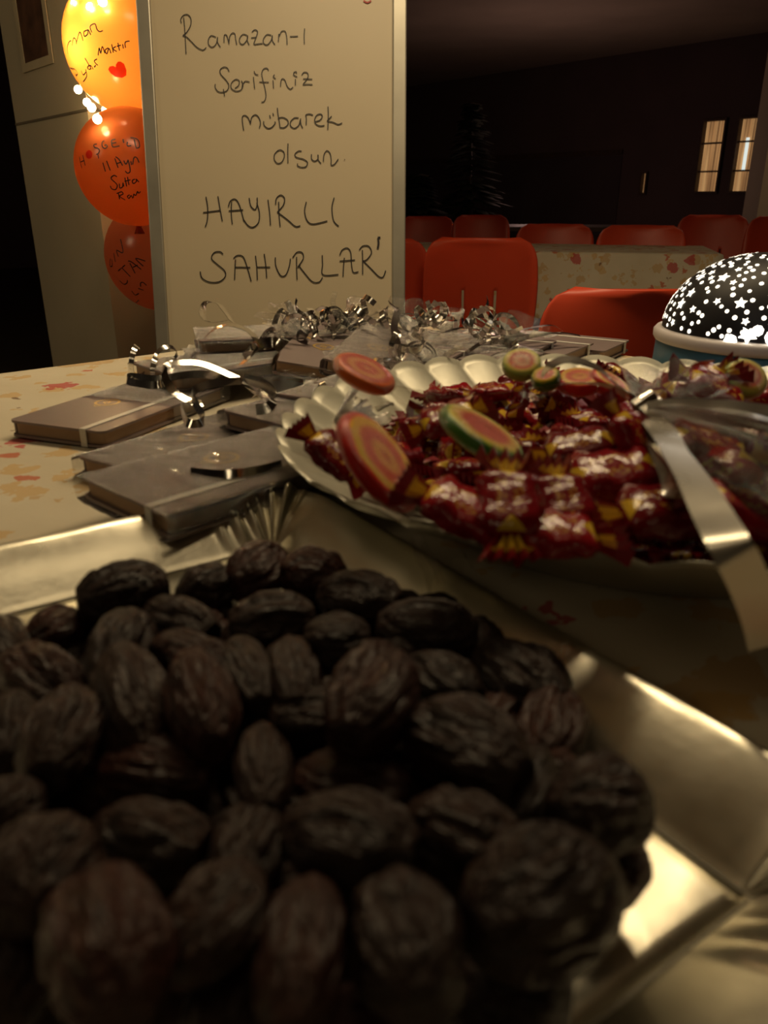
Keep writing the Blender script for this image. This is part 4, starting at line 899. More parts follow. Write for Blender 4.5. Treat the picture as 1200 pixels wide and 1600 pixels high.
SIM = [(0.0152, -0.1304, 0.0139, -0.0, -0.0, -2.65), (0.143, 0.0365, 0.0175, 0.0, 0.21, -2.9), (0.0975, 0.0911, 0.015, -0.03, 0.05, -2.96), (0.1093, 0.0103, 0.0139, -0.0, 0.0, -0.93), (0.0611, 0.1085, 0.0139, 0.0, -0.0, -2.3), (0.0669, 0.0194, 0.0139, -0.0, 0.0, 1.19), (0.1067, -0.1014, 0.0178, 0.08, 0.17, 2.56), (0.0289, 0.1272, 0.014, 0.0, -0.0, 0.31), (-0.0547, 0.1622, 0.0255, 0.24, -0.43, 1.35), (-0.0067, 0.0298, 0.0139, -0.0, -0.0, -1.95), (-0.0329, 0.0931, 0.0139, 0.0, 0.0, 1.89), (-0.0502, -0.1304, 0.0163, -0.0, 0.13, 0.79), (0.0308, -0.1658, 0.0241, 0.17, 0.46, 2.14), (0.0933, 0.0151, 0.0287, -0.0, 0.0, 0.1), (-0.0025, -0.0918, 0.017, 0.06, 0.14, 2.29), (-0.1033, -0.0193, 0.0139, -0.0, 0.0, -1.5), (0.1892, -0.0273, 0.0444, 2.47, 0.12, -1.93), (-0.0766, -0.0746, 0.0139, -0.0, 0.0, -0.57), (-0.0622, 0.1305, 0.0213, 0.92, -0.02, 0.09), (-0.0315, -0.0551, 0.0139, 0.0, 0.0, 0.25), (-0.1443, -0.0313, 0.0175, 0.0, -0.21, -2.92), (-0.1317, 0.0205, 0.015, 0.04, 0.03, 0.58), (-0.0146, -0.0089, 0.0207, 0.0, 2.71, 1.42), (-0.114, -0.1053, 0.0195, 0.31, -0.13, 2.73), (0.0351, -0.0516, 0.0139, 0.0, 0.0, -0.48), (0.1534, -0.0157, 0.02, 0.26, 2.95, 0.66), (-0.0467, 0.047, 0.0139, -0.0, -0.0, -2.9), (0.1766, -0.0942, 0.0418, 0.47, 0.27, -2.54), (0.0234, 0.0831, 0.0139, 0.0, -3.14, -0.56), (0.0317, -0.144, 0.0339, 0.07, -0.26, -1.53), (-0.0248, -0.1065, 0.0207, -0.53, -0.1, -0.85), (-0.0882, 0.1893, 0.0467, -2.7, 0.33, -0.17), (-0.0432, 0.0045, 0.0139, -0.0, 3.14, -1.48), (-0.0789, -0.1305, 0.0257, -2.03, -0.32, -2.16), (0.0725, -0.1108, 0.0142, -0.05, -0.01, -0.85), (0.1419, 0.0014, 0.0272, 0.97, -0.4, -2.1), (0.0236, -0.0786, 0.0139, -0.0, -0.0, -0.7), (-0.0134, -0.1469, 0.0247, -0.08, 0.27, -2.95), (-0.1132, 0.0747, 0.0138, 0.0, -0.0, -2.11), (0.1222, 0.0392, 0.0355, -0.87, -0.02, -1.22), (-0.0364, -0.0709, 0.0284, -0.35, 0.05, -2.75), (-0.0125, 0.1665, 0.0234, -0.08, 2.67, 1.49), (0.1846, 0.0194, 0.047, 0.46, -0.33, 1.77), (0.0317, 0.1701, 0.0264, -2.81, 0.38, -1.0), (-0.0806, 0.0479, 0.0225, -0.23, 0.39, 2.8), (-0.0319, -0.0262, 0.028, -0.5, 0.16, 2.92), (0.1315, -0.0795, 0.0254, 0.01, 0.48, 1.5), (-0.0918, 0.1094, 0.0208, -0.59, -0.09, 2.75), (0.1664, -0.0558, 0.0279, 0.34, -0.4, -1.07), (0.0152, 0.0246, 0.0189, 1.57, -0.0, 1.1), (0.0909, -0.0693, 0.0206, -0.87, 0.0, 0.81), (-0.0027, -0.1334, 0.0453, -0.17, 0.06, -0.15), (-0.064, 0.079, 0.0209, 3.14, -0.44, 0.81), (0.1595, -0.1319, 0.0533, 0.6, 0.06, 1.0), (0.008, -0.0453, 0.0251, -0.49, 0.15, 1.48), (0.2066, 0.0418, 0.0476, -0.51, 0.12, 1.98), (0.0719, 0.1789, 0.0375, -0.51, 0.01, 2.77), (-0.1055, -0.0406, 0.0283, -2.63, 0.1, -0.12), (0.0826, 0.0986, 0.0295, 0.0, 0.05, -2.75), (-0.0332, 0.0504, 0.0287, -0.0, 3.14, 1.44), (-0.1411, -0.0775, 0.0293, 0.32, 0.21, 2.65), (0.1328, -0.1307, 0.0391, -0.08, -0.33, -1.68), (-0.1274, -0.0621, 0.0207, 1.45, 0.06, -0.55), (-0.1265, 0.1036, 0.0271, -1.16, -0.27, 1.46), (0.0465, -0.0634, 0.0295, -0.06, -0.23, 2.92), (-0.1008, 0.0841, 0.0313, -2.94, 0.02, -1.52), (-0.1448, -0.0221, 0.0394, 1.39, -0.37, -1.39), (0.0579, -0.1363, 0.0244, -1.68, -0.24, -1.21), (-0.0652, -0.1029, 0.0337, -0.95, -0.35, -0.19), (-0.0503, -0.1826, 0.0354, 0.1, 0.5, 1.52), (0.1958, -0.1257, 0.0627, -0.57, 2.73, -1.29), (0.0874, 0.1331, 0.0295, -0.27, -0.12, 0.29), (0.1637, 0.0109, 0.0399, 0.54, 0.24, 0.86), (-0.0664, -0.0317, 0.0273, -0.16, -0.69, 0.8), (-0.0672, 0.0842, 0.0379, -2.72, 0.14, -1.07), (0.0918, -0.021, 0.0392, -0.4, 0.62, 1.0), (0.0793, -0.0639, 0.0369, -0.71, -3.08, 0.87), (-0.0341, 0.1684, 0.0409, -0.58, 2.64, 1.46), (-0.144, 0.0422, 0.0224, -0.25, 0.09, -2.59), (0.1358, 0.0737, 0.0296, -0.64, -0.29, -1.18), (0.0602, 0.1486, 0.0423, 0.79, 0.42, 1.94), (0.1581, 0.0417, 0.0435, 0.43, -0.13, 0.65), (-0.0692, -0.1621, 0.0412, -0.44, -0.35, 0.34), (0.0899, -0.1233, 0.0288, 0.04, -0.04, 2.57), (-0.1485, 0.0887, 0.0265, 0.43, -0.24, 1.52), (0.0272, -0.0648, 0.0479, -0.07, 0.0, 2.41), (-0.1384, -0.1371, 0.0389, 0.46, 0.3, 1.8), (0.1675, 0.0725, 0.0317, -0.51, 0.06, 2.1), (-0.1212, 0.1502, 0.0376, -0.52, -0.02, -2.49), (-0.109, -0.1269, 0.0362, 0.13, -0.03, 1.49), (0.0303, -0.0017, 0.0139, -0.0, -0.0, -1.97), (-0.1712, 0.0237, 0.032, 1.12, 0.31, -1.13), (-0.0781, 0.0111, 0.0208, -0.34, 0.2, 2.38), (-0.0533, -0.131, 0.0429, -2.03, 0.31, -0.65), (-0.0261, -0.0418, 0.0388, -0.36, 2.76, 0.26), (0.0772, -0.0374, 0.0198, 0.67, 0.0, -3.14), (-0.0065, -0.0803, 0.0381, -0.01, -0.36, 1.83), (0.1304, -0.0397, 0.0254, 0.44, -0.49, -0.41), (0.0162, -0.0008, 0.0355, 0.9, 0.0, 0.81), (0.2139, 0.0622, 0.06, -1.06, -0.08, -1.14), (0.0434, -0.0279, 0.0288, -0.67, 0.49, 0.81), (0.0534, 0.0509, 0.0139, -3.14, 0.0, 1.11), (-0.0383, 0.1014, 0.0337, -1.57, 0.0, -0.78), (-0.0855, -0.0011, 0.0345, -0.0, -0.36, 0.74), (0.1384, 0.1238, 0.0337, -2.62, -0.13, -0.62), (0.022, 0.1493, 0.0315, -1.2, 0.34, 2.42), (-0.1061, 0.0783, 0.0451, 0.12, -0.16, -0.49), (-0.0933, 0.0332, 0.0335, -0.01, -0.35, 0.24), (-0.1054, 0.0708, 0.0601, 0.11, -0.17, -0.42), (0.0739, -0.1717, 0.0541, -0.07, -2.83, 1.62), (-0.0129, 0.1092, 0.0254, -0.8, -0.32, -1.07), (0.0113, 0.0614, 0.0268, 2.3, -0.42, -0.28), (-0.0104, -0.0961, 0.0501, 0.24, -0.38, 0.56), (-0.1392, -0.0654, 0.0436, 0.13, -0.13, -2.66), (-0.0265, -0.1866, 0.0525, 0.2, -0.04, -1.53), (-0.0108, 0.1335, 0.0432, -0.71, -2.83, 0.45), (-0.0234, 0.1391, 0.0351, -0.57, -0.55, -3.03), (-0.07, -0.0803, 0.038, -0.29, 0.44, 2.88), (-0.1534, -0.0981, 0.0397, 0.54, 0.2, 2.65), (0.0684, -0.0263, 0.0366, 1.21, 0.59, 1.02), (-0.1034, -0.0208, 0.0438, -0.5, -0.01, 2.97), (0.0493, -0.1922, 0.0482, -0.34, 0.15, -0.1), (-0.1129, 0.0462, 0.0435, 0.15, -0.3, -0.27), (0.1287, -0.0433, 0.042, 0.52, 0.38, -1.76), (0.0978, 0.0777, 0.047, -1.29, 3.06, -0.11), (0.1039, -0.0931, 0.0375, 0.49, 0.12, 1.59), (-0.0944, -0.0521, 0.0442, 1.1, -2.92, -0.33), (0.0467, 0.11, 0.0333, 0.59, 3.02, 0.88), (-0.1861, 0.0955, 0.0468, 0.34, 0.42, 0.23), (-0.0104, 0.024, 0.0514, 2.85, 0.56, -1.09), (0.025, -0.1094, 0.0356, 1.39, -0.3, -2.86), (-0.0213, -0.1731, 0.038, 0.2, -0.0, -1.74), (0.0534, 0.2223, 0.0575, -0.01, 0.52, -1.82), (0.039, 0.0032, 0.042, -0.6, -0.72, -3.1), (0.0943, -0.1661, 0.0363, -0.03, -0.52, -1.01), (0.1571, -0.0576, 0.056, -0.48, -0.14, 2.91), (-0.0779, 0.1594, 0.0375, -2.67, -0.88, 1.11), (-0.1224, -0.1741, 0.0489, -0.4, 0.37, 0.12), (-0.0323, -0.1064, 0.0591, 0.38, 0.16, -1.31), (0.1459, -0.0874, 0.0461, -0.75, -2.56, 1.38), (-0.0033, 0.1869, 0.0448, -0.07, -3.11, 1.5), (-0.1796, -0.0137, 0.0361, -0.01, -0.06, 1.76), (-0.0383, -0.0575, 0.0518, 0.07, 0.38, 3.12), (0.0873, 0.1155, 0.0464, 3.12, -0.13, 0.91), (0.0825, -0.1091, 0.0533, 2.63, -0.69, -1.16), (0.1102, -0.0711, 0.0478, -0.54, 0.23, -0.64), (0.0909, 0.0558, 0.0295, 0.02, -3.02, 1.67), (-0.1614, 0.0569, 0.0401, 0.22, -0.11, -0.85), (-0.0608, 0.0424, 0.0549, -1.79, -0.39, -2.37), (0.0421, -0.0162, 0.046, -0.87, -0.29, -2.57), (-0.0701, -0.0481, 0.0568, -0.64, -0.26, -1.42), (-0.0363, 0.0173, 0.0364, -0.01, -0.49, 1.45), (-0.0848, -0.1788, 0.0558, 0.44, -0.19, -1.65), (-0.1435, 0.0138, 0.0446, -0.25, 0.44, 0.83), (0.012, 0.0987, 0.0361, -0.79, -0.24, -1.1), (0.0537, -0.1448, 0.0582, 2.68, -0.33, 0.16), (-0.1137, -0.0805, 0.0567, 0.06, 2.81, 0.68), (-0.0912, 0.1189, 0.0458, 0.27, -2.77, 1.42), (0.12, 0.1015, 0.0432, 0.77, -0.79, -3.04), (-0.0452, -0.0293, 0.0609, 0.18, -0.16, -2.91), (0.1584, -0.0265, 0.0518, -0.76, -2.29, 0.32), (0.0518, 0.0459, 0.0287, -0.0, -3.14, 0.94), (-0.1433, 0.1054, 0.0452, -0.45, 0.08, -1.79), (-0.0789, -0.1361, 0.0561, 0.55, 2.73, -0.81), (0.0689, 0.0274, 0.0435, 0.0, 3.14, -1.13), (-0.0452, 0.0069, 0.0507, 0.28, 0.22, -1.08), (-0.1382, 0.056, 0.0584, 0.37, 0.14, 2.38), (0.1492, 0.0107, 0.0628, -0.65, -0.83, -0.07), (-0.1162, 0.0045, 0.0358, 0.03, 0.48, -2.32), (0.1116, -0.0254, 0.0421, -1.2, 0.38, -1.76), (0.0189, -0.1381, 0.0689, -1.92, -0.08, 0.22), (0.0369, -0.1178, 0.0516, 0.02, 0.35, -0.21), (-0.0938, -0.0861, 0.0456, -2.91, -0.25, -0.94), (0.0904, -0.1329, 0.0438, 0.03, -3.09, -0.26), (0.0072, -0.1766, 0.0445, 0.24, 0.33, -1.91), (0.2177, -0.0204, 0.0521, 0.5, 0.14, -1.91), (-0.1797, -0.0622, 0.0452, 0.98, -0.36, -2.28), (0.0209, 0.1648, 0.0531, -0.4, -2.8, 0.82), (0.0254, 0.1108, 0.0444, -1.94, 0.48, 1.92), (-0.0142, 0.0523, 0.0403, -0.64, 0.38, -1.24), (0.0425, -0.1123, 0.0659, 0.07, 0.35, -0.06), (0.1366, 0.12, 0.0486, -2.61, -0.02, -0.82), (-0.1421, 0.0237, 0.0559, 0.5, -3.07, -0.06)]
for (x, y, z, a, b, c) in SIM:
    if math.hypot(x, y) > .205 and z > .046: continue
    if math.hypot(x, y) > .232: x, y = x * .95, y * .95
    candy((DC.x + x, DC.y + y, DC.z + z + .001), (a, b, c), 'glossy burgundy wrapped candy with yellow print, lying among its likes in the dish')
def orient(ax, up, spin=0):
    ax = Vector(ax).normalized(); z = (Vector(up) - ax * Vector(up).dot(ax)).normalized(); y = z.cross(ax)
    return (Matrix((ax, y, z)).transposed()).to_euler()
def imgdir(a, toward=0.0): a = R(a); return (RIGHT * math.cos(a) + UP * math.sin(a) - FWD * toward)
HERO = [  # px, py, z, image angle of long axis, toward-camera lean, face normal, label, scale
 (795, 786, .834, 86, -.85, imgdir(90, .9), 'upright red candy with a yellow triangle, propped below the melon lollipop', 1.12),
 (960, 742, .828, 10, .0, imgdir(90, .9), 'burgundy candy lying level with yellow corners at both ends, mid dish', 1.35),
 (1050, 800, .826, 4, .0, imgdir(90, .7), 'burgundy candy lying level just behind the near rim, left of the hanging ribbon', 1.40),
 (882, 784, .828, 100, -.85, imgdir(90, .9), 'dark upright candy beside the bright upright red one', 1.0),
 (995, 690, .838, -55, .1, imgdir(60, .9), 'burgundy candy standing askew just under the ribbon knot', 1.1),
 (520, 712, .822, -42, .0, imgdir(70, .9), 'burgundy candy with a pointed end at the left rim, by the orange lollipop', 1.0),
 (905, 700, .832, 12, .1, imgdir(80, .8), 'candy with a yellow arrow end in the middle of the dish', 1.1),
 (725, 800, .830, -25, .1, imgdir(60, .9), 'burgundy candy leaning at the near rim below the orange lollipop', 1.15),
 (865, 835, .822, -4, .0, imgdir(90, .7), 'flat candy pressed against the near rim with yellow print', 1.15),
 (1120, 745, .832, 25, .0, imgdir(90, .8), 'dark candy right of the hanging silver ribbon', 1.2),
 (1165, 800, .826, -20, .0, imgdir(80, .8), 'burgundy candy at the right picture edge, behind the near rim', 1.3),
 (700, 655, .832, 20, .0, imgdir(80, .8), 'candy lying behind the melon lollipop, toward the far rim', 1.05),
]
for (px, py, z, a, tw, up, lab, s) in HERO: candy(onz(px, py, z), orient(imgdir(a, tw), up), lab, s * .88)

# ------------------------------------------------------------------ round lollipops in crumpled film
def crumple(name, L, w0, w1, seed, mat, parent, loc=(0, 0, 0), rot=None, th=.004):
    """pleated, flared end of a film wrapper, running along +X"""
    rnd = random.Random(seed); vs, fs = [], []; n, m = 26, 7
    for j in range(m + 1):
        f = j / m; hw = w0 + (w1 - w0) * f ** .8
        for k in range(n):
            a = 2 * math.pi * k / n; r = 1 + .35 * f * math.sin(a * 6 + seed + f) + .25 * noise.noise(Vector((math.cos(a) * 2, math.sin(a) * 2, f * 3 + seed)))
            vs.append((L * f * (1 + .12 * math.sin(a * 5 + seed)), math.cos(a) * hw * r, math.sin(a) * (hw * .45 + th * .3) * r))
    for j in range(m):
        for k in range(n): fs.append((j * n + k, j * n + (k + 1) % n, (j + 1) * n + (k + 1) % n, (j + 1) * n + k))
    o = mesh(name, vs, fs, mat, parent, True); o.location = loc
    if rot: o.rotation_euler = rot
    return o
def lolly(px, py, z, rx, nrm, mat, lab, tail=None, seed=0):
    c = onz(px, py, z); k = (c - EYE).dot(FWD) / FPX; r = rx * k
    n = Vector(nrm).normalized(); x = imgdir(tail or 0); x = (x - n * x.dot(n)).normalized(); y = n.cross(x)
    t = thing('lollipop', c, 0, lab, 'lollipop', 'round flat lollipops on the candy'); t.rotation_euler = Matrix((x, y, n)).transposed().to_euler()
    T = .009
    s = r / .03
    pr = [(.0004, T / 2), (.018, T / 2 * 1.02), (.026, T / 2 * .95), (.029, T / 2 * .6), (.030, 0), (.029, -T / 2 * .6), (.026, -T / 2 * .95), (.018, -T / 2 * 1.02), (.0004, -T / 2)]
    d = lathe('candy_disc', [(a, b) for a, b in pr], mat, t, 40); d.scale = (s, s, 1)
    vs, fs = [], []; nn, mm = 36, 10
    for j in range(mm + 1):
        ph = math.pi * j / mm
        for q in range(nn):
            a = 2 * math.pi * q / nn; wob = 1 + .05 * noise.noise(Vector((math.cos(a) * 3, math.sin(a) * 3, ph * 2 + seed)))
            rr = max(.0004, (math.sin(ph) ** .5) * r * 1.06 * wob); vs.append((rr * math.cos(a), rr * math.sin(a), math.cos(ph) * T * .62 + .0008 * noise.noise(Vector((a * 4, ph * 8, seed)))))
    for j in range(mm):
        for q in range(nn): fs.append((j * nn + q, j * nn + (q + 1) % nn, (j + 1) * nn + (q + 1) % nn, (j + 1) * nn + q))
    mesh('film_wrapper', vs, fs, M['film_fine'], t, True)
    if tail is not None: crumple('film_twist', r * 1.3, r * .18, r * .75, seed, M['film_fine'], t, (r * .98, 0, 0))
    return t
NF = lambda a, tilt: (imgdir(a) * math.sin(tilt) - FWD * math.cos(tilt))
lolly(592, 722, .832, 92, NF(35, R(66)), M['slice_orange'], 'orange lollipop with yellow and red rings, tipped over the left of the dish', -52, 1)
lolly(752, 680, .838, 75, NF(58, R(66)), M['slice_melon'], 'watermelon coloured lollipop with a green rim, in the middle of the dish', -35, 2)
lolly(569, 584, .842, 52, NF(62, R(60)), M['slice_red'], 'red speckled lollipop resting high on the left rim', -30, 3)
lolly(815, 570, .838, 31, NF(100, R(35)), M['slice_lime'], 'small lime rimmed lollipop against the far scalloped rim', -75, 4)
lolly(853, 592, .836, 23, NF(110, R(45)), M['slice_melon'], 'green edged lollipop half hidden, right of the lime rimmed one', None, 5)
lolly(905, 597, .834, 36, NF(95, R(55)), M['slice_orange'], 'orange lollipop near the far rim, left of another orange one', 200, 6)
lolly(952, 602, .832, 36, NF(60, R(58)), M['slice_orange'], 'orange lollipop near the far rim just left of the ribbon knot', None, 7)
lolly(1163, 592, .838, 35, NF(80, R(25)), M['slice_lime'], 'yellow swirl lollipop under film at the right, below the star lamp', 180, 8)
lolly(1040, 665, .834, 30, NF(90, R(60)), M['slice_red'], 'pale red lollipop half covered by the ribbon right of the knot', 0, 9)

# ------------------------------------------------------------------ flat ribbons
def ribbon(parent, P, wv, wd, mat=None, name='ribbon', k=8, t=.0004):
    """P: points in parent space; wv: width direction (one vector or one per point)"""
    Q = smoothpts(P, k); n = len(Q)
    W_ = [Vector(v) for v in wv] if isinstance(wv, list) else [Vector(wv)] * len(P)
    WQ = []
    for i in range(len(P) - 1):
        for j in range(k): WQ.append(W_[i].lerp(W_[i + 1], j / k))
    WQ.append(W_[-1]); vs, fs = [], []
    for i, (q, v) in enumerate(zip(Q, WQ)):
        d = (Q[min(i + 1, n - 1)] - Q[max(i - 1, 0)]).normalized(); v = (v - d * v.dot(d))
        v = v.normalized() if v.length > 1e-5 else d.orthogonal().normalized(); vs += [q + v * wd / 2, q - v * wd / 2]
    N_ = []
    for i in range(n):
        a, b = vs[2 * min(i + 1, n - 1)] - vs[2 * max(i - 1, 0)], vs[2 * i] - vs[2 * i + 1]; N_.append(a.cross(b).normalized() * t)
    under = [v - N_[i // 2] for i, v in enumerate(vs)]
    for i in range(n - 1):
        fs.append((2 * i, 2 * i + 1, 2 * i + 3, 2 * i + 2)); k_ = 2 * n; fs.append((k_ + 2 * i + 2, k_ + 2 * i + 3, k_ + 2 * i + 1, k_ + 2 * i))
    return mesh(name, vs + under, fs, mat or M['ribbon'], parent, True)
def curl_pts(c, r, turns, rise, a0_, ax, n=None, grow=0.0):
    ax = Vector(ax).normalized(); e1 = ax.orthogonal().normalized(); e2 = ax.cross(e1); n = n or int(turns * 7) + 1
    return [Vector(c) + (e1 * math.cos(a0_ + 6.283 * turns * i / n) + e2 * math.sin(a0_ + 6.283 * turns * i / n)) * (r * (1 + grow * i / n)) + ax * rise * i / n for i in range(n + 1)], ax

# ------------------------------------------------------------------ bag of candy tied with silver ribbon, lying on the right of the dish
kn = onz(1010, 645, .842)
bag = thing('candy_bag', kn, 0, 'clear crumpled film bag of candy tied with broad silver ribbon, right in the dish', 'bag')
vs, fs = [], []; n, m = 40, 16; bd = (onz(1175, 720, .835) - kn).normalized(); by = Vector((0, 0, 1)).cross(bd).normalized(); bz = bd.cross(by)
for j in range(m + 1):
    f = j / m; hw = .006 + .036 * math.sin(min(1, f * 1.15) * math.pi / 2) ** .8 * (1 if f < .9 else 1 - (f - .9) * 3)
    for k in range(n):
        a = 2 * math.pi * k / n; r = 1 + (.30 * (1 - f) + .05) * math.sin(a * 9) * .5 + .16 * noise.noise(Vector((math.cos(a) * 2, math.sin(a) * 2, f * 4)))
        vs.append(bd * (.145 * f) + by * math.cos(a) * hw * r + bz * math.sin(a) * hw * .52 * r)
for j in range(m):
    for k in range(n): fs.append((j * n + k, j * n + (k + 1) % n, (j + 1) * n + (k + 1) % n, (j + 1) * n + k))
mesh('film', vs, fs, M['film'], bag, True)
fl = crumple('film_gather', .055, .004, .030, 4, M['film'], bag, (0, 0, 0)); fl.rotation_euler = ((onz(1110, 570, .850) - kn)).to_track_quat('X', 'Z').to_euler()
L_ = lambda *pz: [onz(*p) - kn for p in pz]
ribbon(bag, L_((1012, 648, .843), (1060, 642, .846), (1120, 645, .847), (1190, 652, .846), (1280, 668, .842)), UP * 1.0 + FWD * -.2, .0135, M['ribbon_broad'])
ribbon(bag, L_((1018, 652, .842), (1060, 655, .841), (1120, 662, .840), (1200, 684, .838)), UP * .3 + FWD * 1, .012, M['ribbon_broad'])
ribbon(bag, L_((1010, 642, .843), (985, 622, .847), (940, 602, .850), (890, 600, .850), (830, 608, .848), (760, 616, .842), (690, 622, .836)), [FWD + UP * .12] * 7, .012, M['ribbon_broad'])
ribbon(bag, L_((1000, 640, .843), (960, 600, .852), (925, 572, .858), (885, 562, .860), (858, 574, .856), (846, 590, .850)), [FWD, FWD + UP * .4, FWD + UP * .6, FWD + UP * .7, FWD + UP * .6, FWD], .010)
ribbon(bag, L_((1015, 650, .843), (1035, 672, .850), (1052, 700, .850), (1085, 750, .849), (1112, 800, .848), (1140, 850, .847), (1168, 905, .834), (1188, 960, .818), (1200, 1010, .802)), [RIGHT, RIGHT, RIGHT - UP * .2, RIGHT, RIGHT + UP * .25, RIGHT + UP * .25, RIGHT + UP * .3, RIGHT + UP * .3, RIGHT], .0135, M['ribbon_broad'])
ribbon(bag, L_((1022, 668, .846), (1030, 700, .843), (1045, 735, .840), (1052, 762, .838), (1056, 778, .836)), [RIGHT, RIGHT - FWD, RIGHT - FWD * 1.5, RIGHT - FWD * .6, RIGHT], .009)
ribbon(bag, L_((1008, 640, .843), (1035, 612, .852), (1058, 590, .858), (1085, 570, .862), (1110, 566, .860)), [RIGHT * .3 + FWD] * 5, .006)
for cc in ((0, 0, 0), (-.004, .003, .003), (.004, .002, -.002)):
    pts, ax_ = curl_pts(cc, .0055, 1.2, .006, 1, (1, .3, .4)); ribbon(bag, pts, ax_, .008, name='ribbon_knot')
for (px, py, z, a, lab) in ((1085, 598, .836, 20, 'red candy inside the clear bag, below the star lamp'), (1118, 612, .834, -30, 'second red candy inside the clear bag, beside the yellow swirl lollipop'),
                            (1180, 690, .832, 10, 'brownish candy inside the bag under its sparkling film'), (1105, 700, .833, -15, 'dark candy inside the bag, right below the broad ribbon')):
    candy(onz(px, py, z), orient(imgdir(a), imgdir(90, .8)), lab, 1.15, 'candies inside the clear bag')

# ------------------------------------------------------------------ star lamp
LY = .835; lc = ony(1187, 521, LY); kx = (lc - EYE).dot(FWD) / FPX; LR = 150 * kx
lz = lc.z
lamp = thing('star_lamp', (lc.x, lc.y, TZ + .0008), 0, 'domed night lamp with glowing star and dot cutouts on a blue base', 'lamp')
z0 = lz - TZ - .001
lathe('base', [(.001, 0), (LR * .80, 0), (LR * .90, .004), (LR * 1.0, .016), (LR * 1.03, z0 * .5), (LR * 1.02, z0 - .0082), (LR * .9, z0 - .0072), (.001, z0 - .0072)], M['blue'], lamp, 64)
lathe('collar', [(LR * .90, z0 - .0070), (LR * 1.035, z0 - .0080), (LR * 1.055, z0 - .005), (LR * 1.055, z0 + .001), (LR * 1.03, z0 + .004), (LR * .97, z0 + .005), (LR * .96, z0 - .004)], M['collar'], lamp, 64)
topz = ony(1187, 397, LY).z - TZ; DHt = topz - z0 - .003
def domept(th_, ph_, k=1.0): return Vector((LR * .975 * k * math.cos(ph_) * math.cos(th_), LR * .975 * k * math.cos(ph_) * math.sin(th_), z0 + .004 + DHt * k * math.sin(ph_) ** 1.0))
lathe('dome', [(LR * .975 * math.cos(a), z0 + .004 + DHt * math.sin(a)) for a in [math.pi / 2 * k / 24 * .9995 for k in range(25)]], M['black'], lamp, 96)
rnd = random.Random(8); vs, fs = [], []; used = []
def stamp(th_, ph_, r, star):
    c = domept(th_, ph_, 1.004); e1 = (domept(th_ + .01, ph_, 1.004) - c).normalized(); e2 = (domept(th_, ph_ + .01, 1.004) - c).normalized(); nrm = e1.cross(e2)
    k0 = len(vs); vs.append(c); n = 10 if star else 8; sp_ = rnd.random() * 6
    for i in range(n):
        rr = r * (1 if (not star or i % 2 == 0) else .48); a = sp_ + 6.283 * i / n
        q = c + e1 * rr * math.cos(a) + e2 * rr * math.sin(a)
        vs.append(q + nrm * .0001)
    for i in range(n): fs.append((k0, k0 + 1 + i, k0 + 1 + (i + 1) % n))
def free(p, r):
    for q, rq in used:
        if (p - q).length < r + rq + .0009: return False
    used.append((p, r)); return True
for want, rr0, rr1, star in ((24, .0058, .0068, 1), (64, .0036, .0043, 1), (340, .0018, .0024, 0)):
    got = tries = 0
    while got < want and tries < 9000:
        tries += 1; th_ = rnd.random() * 6.283; ph_ = math.asin(rnd.random() * .97 + .01) ; r = rnd.uniform(rr0, rr1)
        if ph_ * LR < r * 1.5: continue
        if free(domept(th_, ph_), r): stamp(th_, ph_, r, star); got += 1
o = mesh('star_cutouts', vs, fs, M['star'], lamp); o['kind'] = 'stuff'
o['label'] = 'glowing white star and dot cutouts'
# bright bulb seen through larger cutouts low on the viewer's side
vs, fs = [], []
toc = math.atan2(-lc.y, -lc.x)
for dth, ph_, r, stt in ((-.10, .10, .0085, 1), (.12, .09, .0070, 0), (-.25, .015, .006, 0), (-.02, .16, .005, 0)): stamp(toc + dth, ph_, r, stt)
mesh('lit_opening', vs, fs, M['starcore'], lamp)
point('lamp_glow', (lc.x - .10, lc.y - .16, TZ + .16), .05, (1, .9, .75), .03)

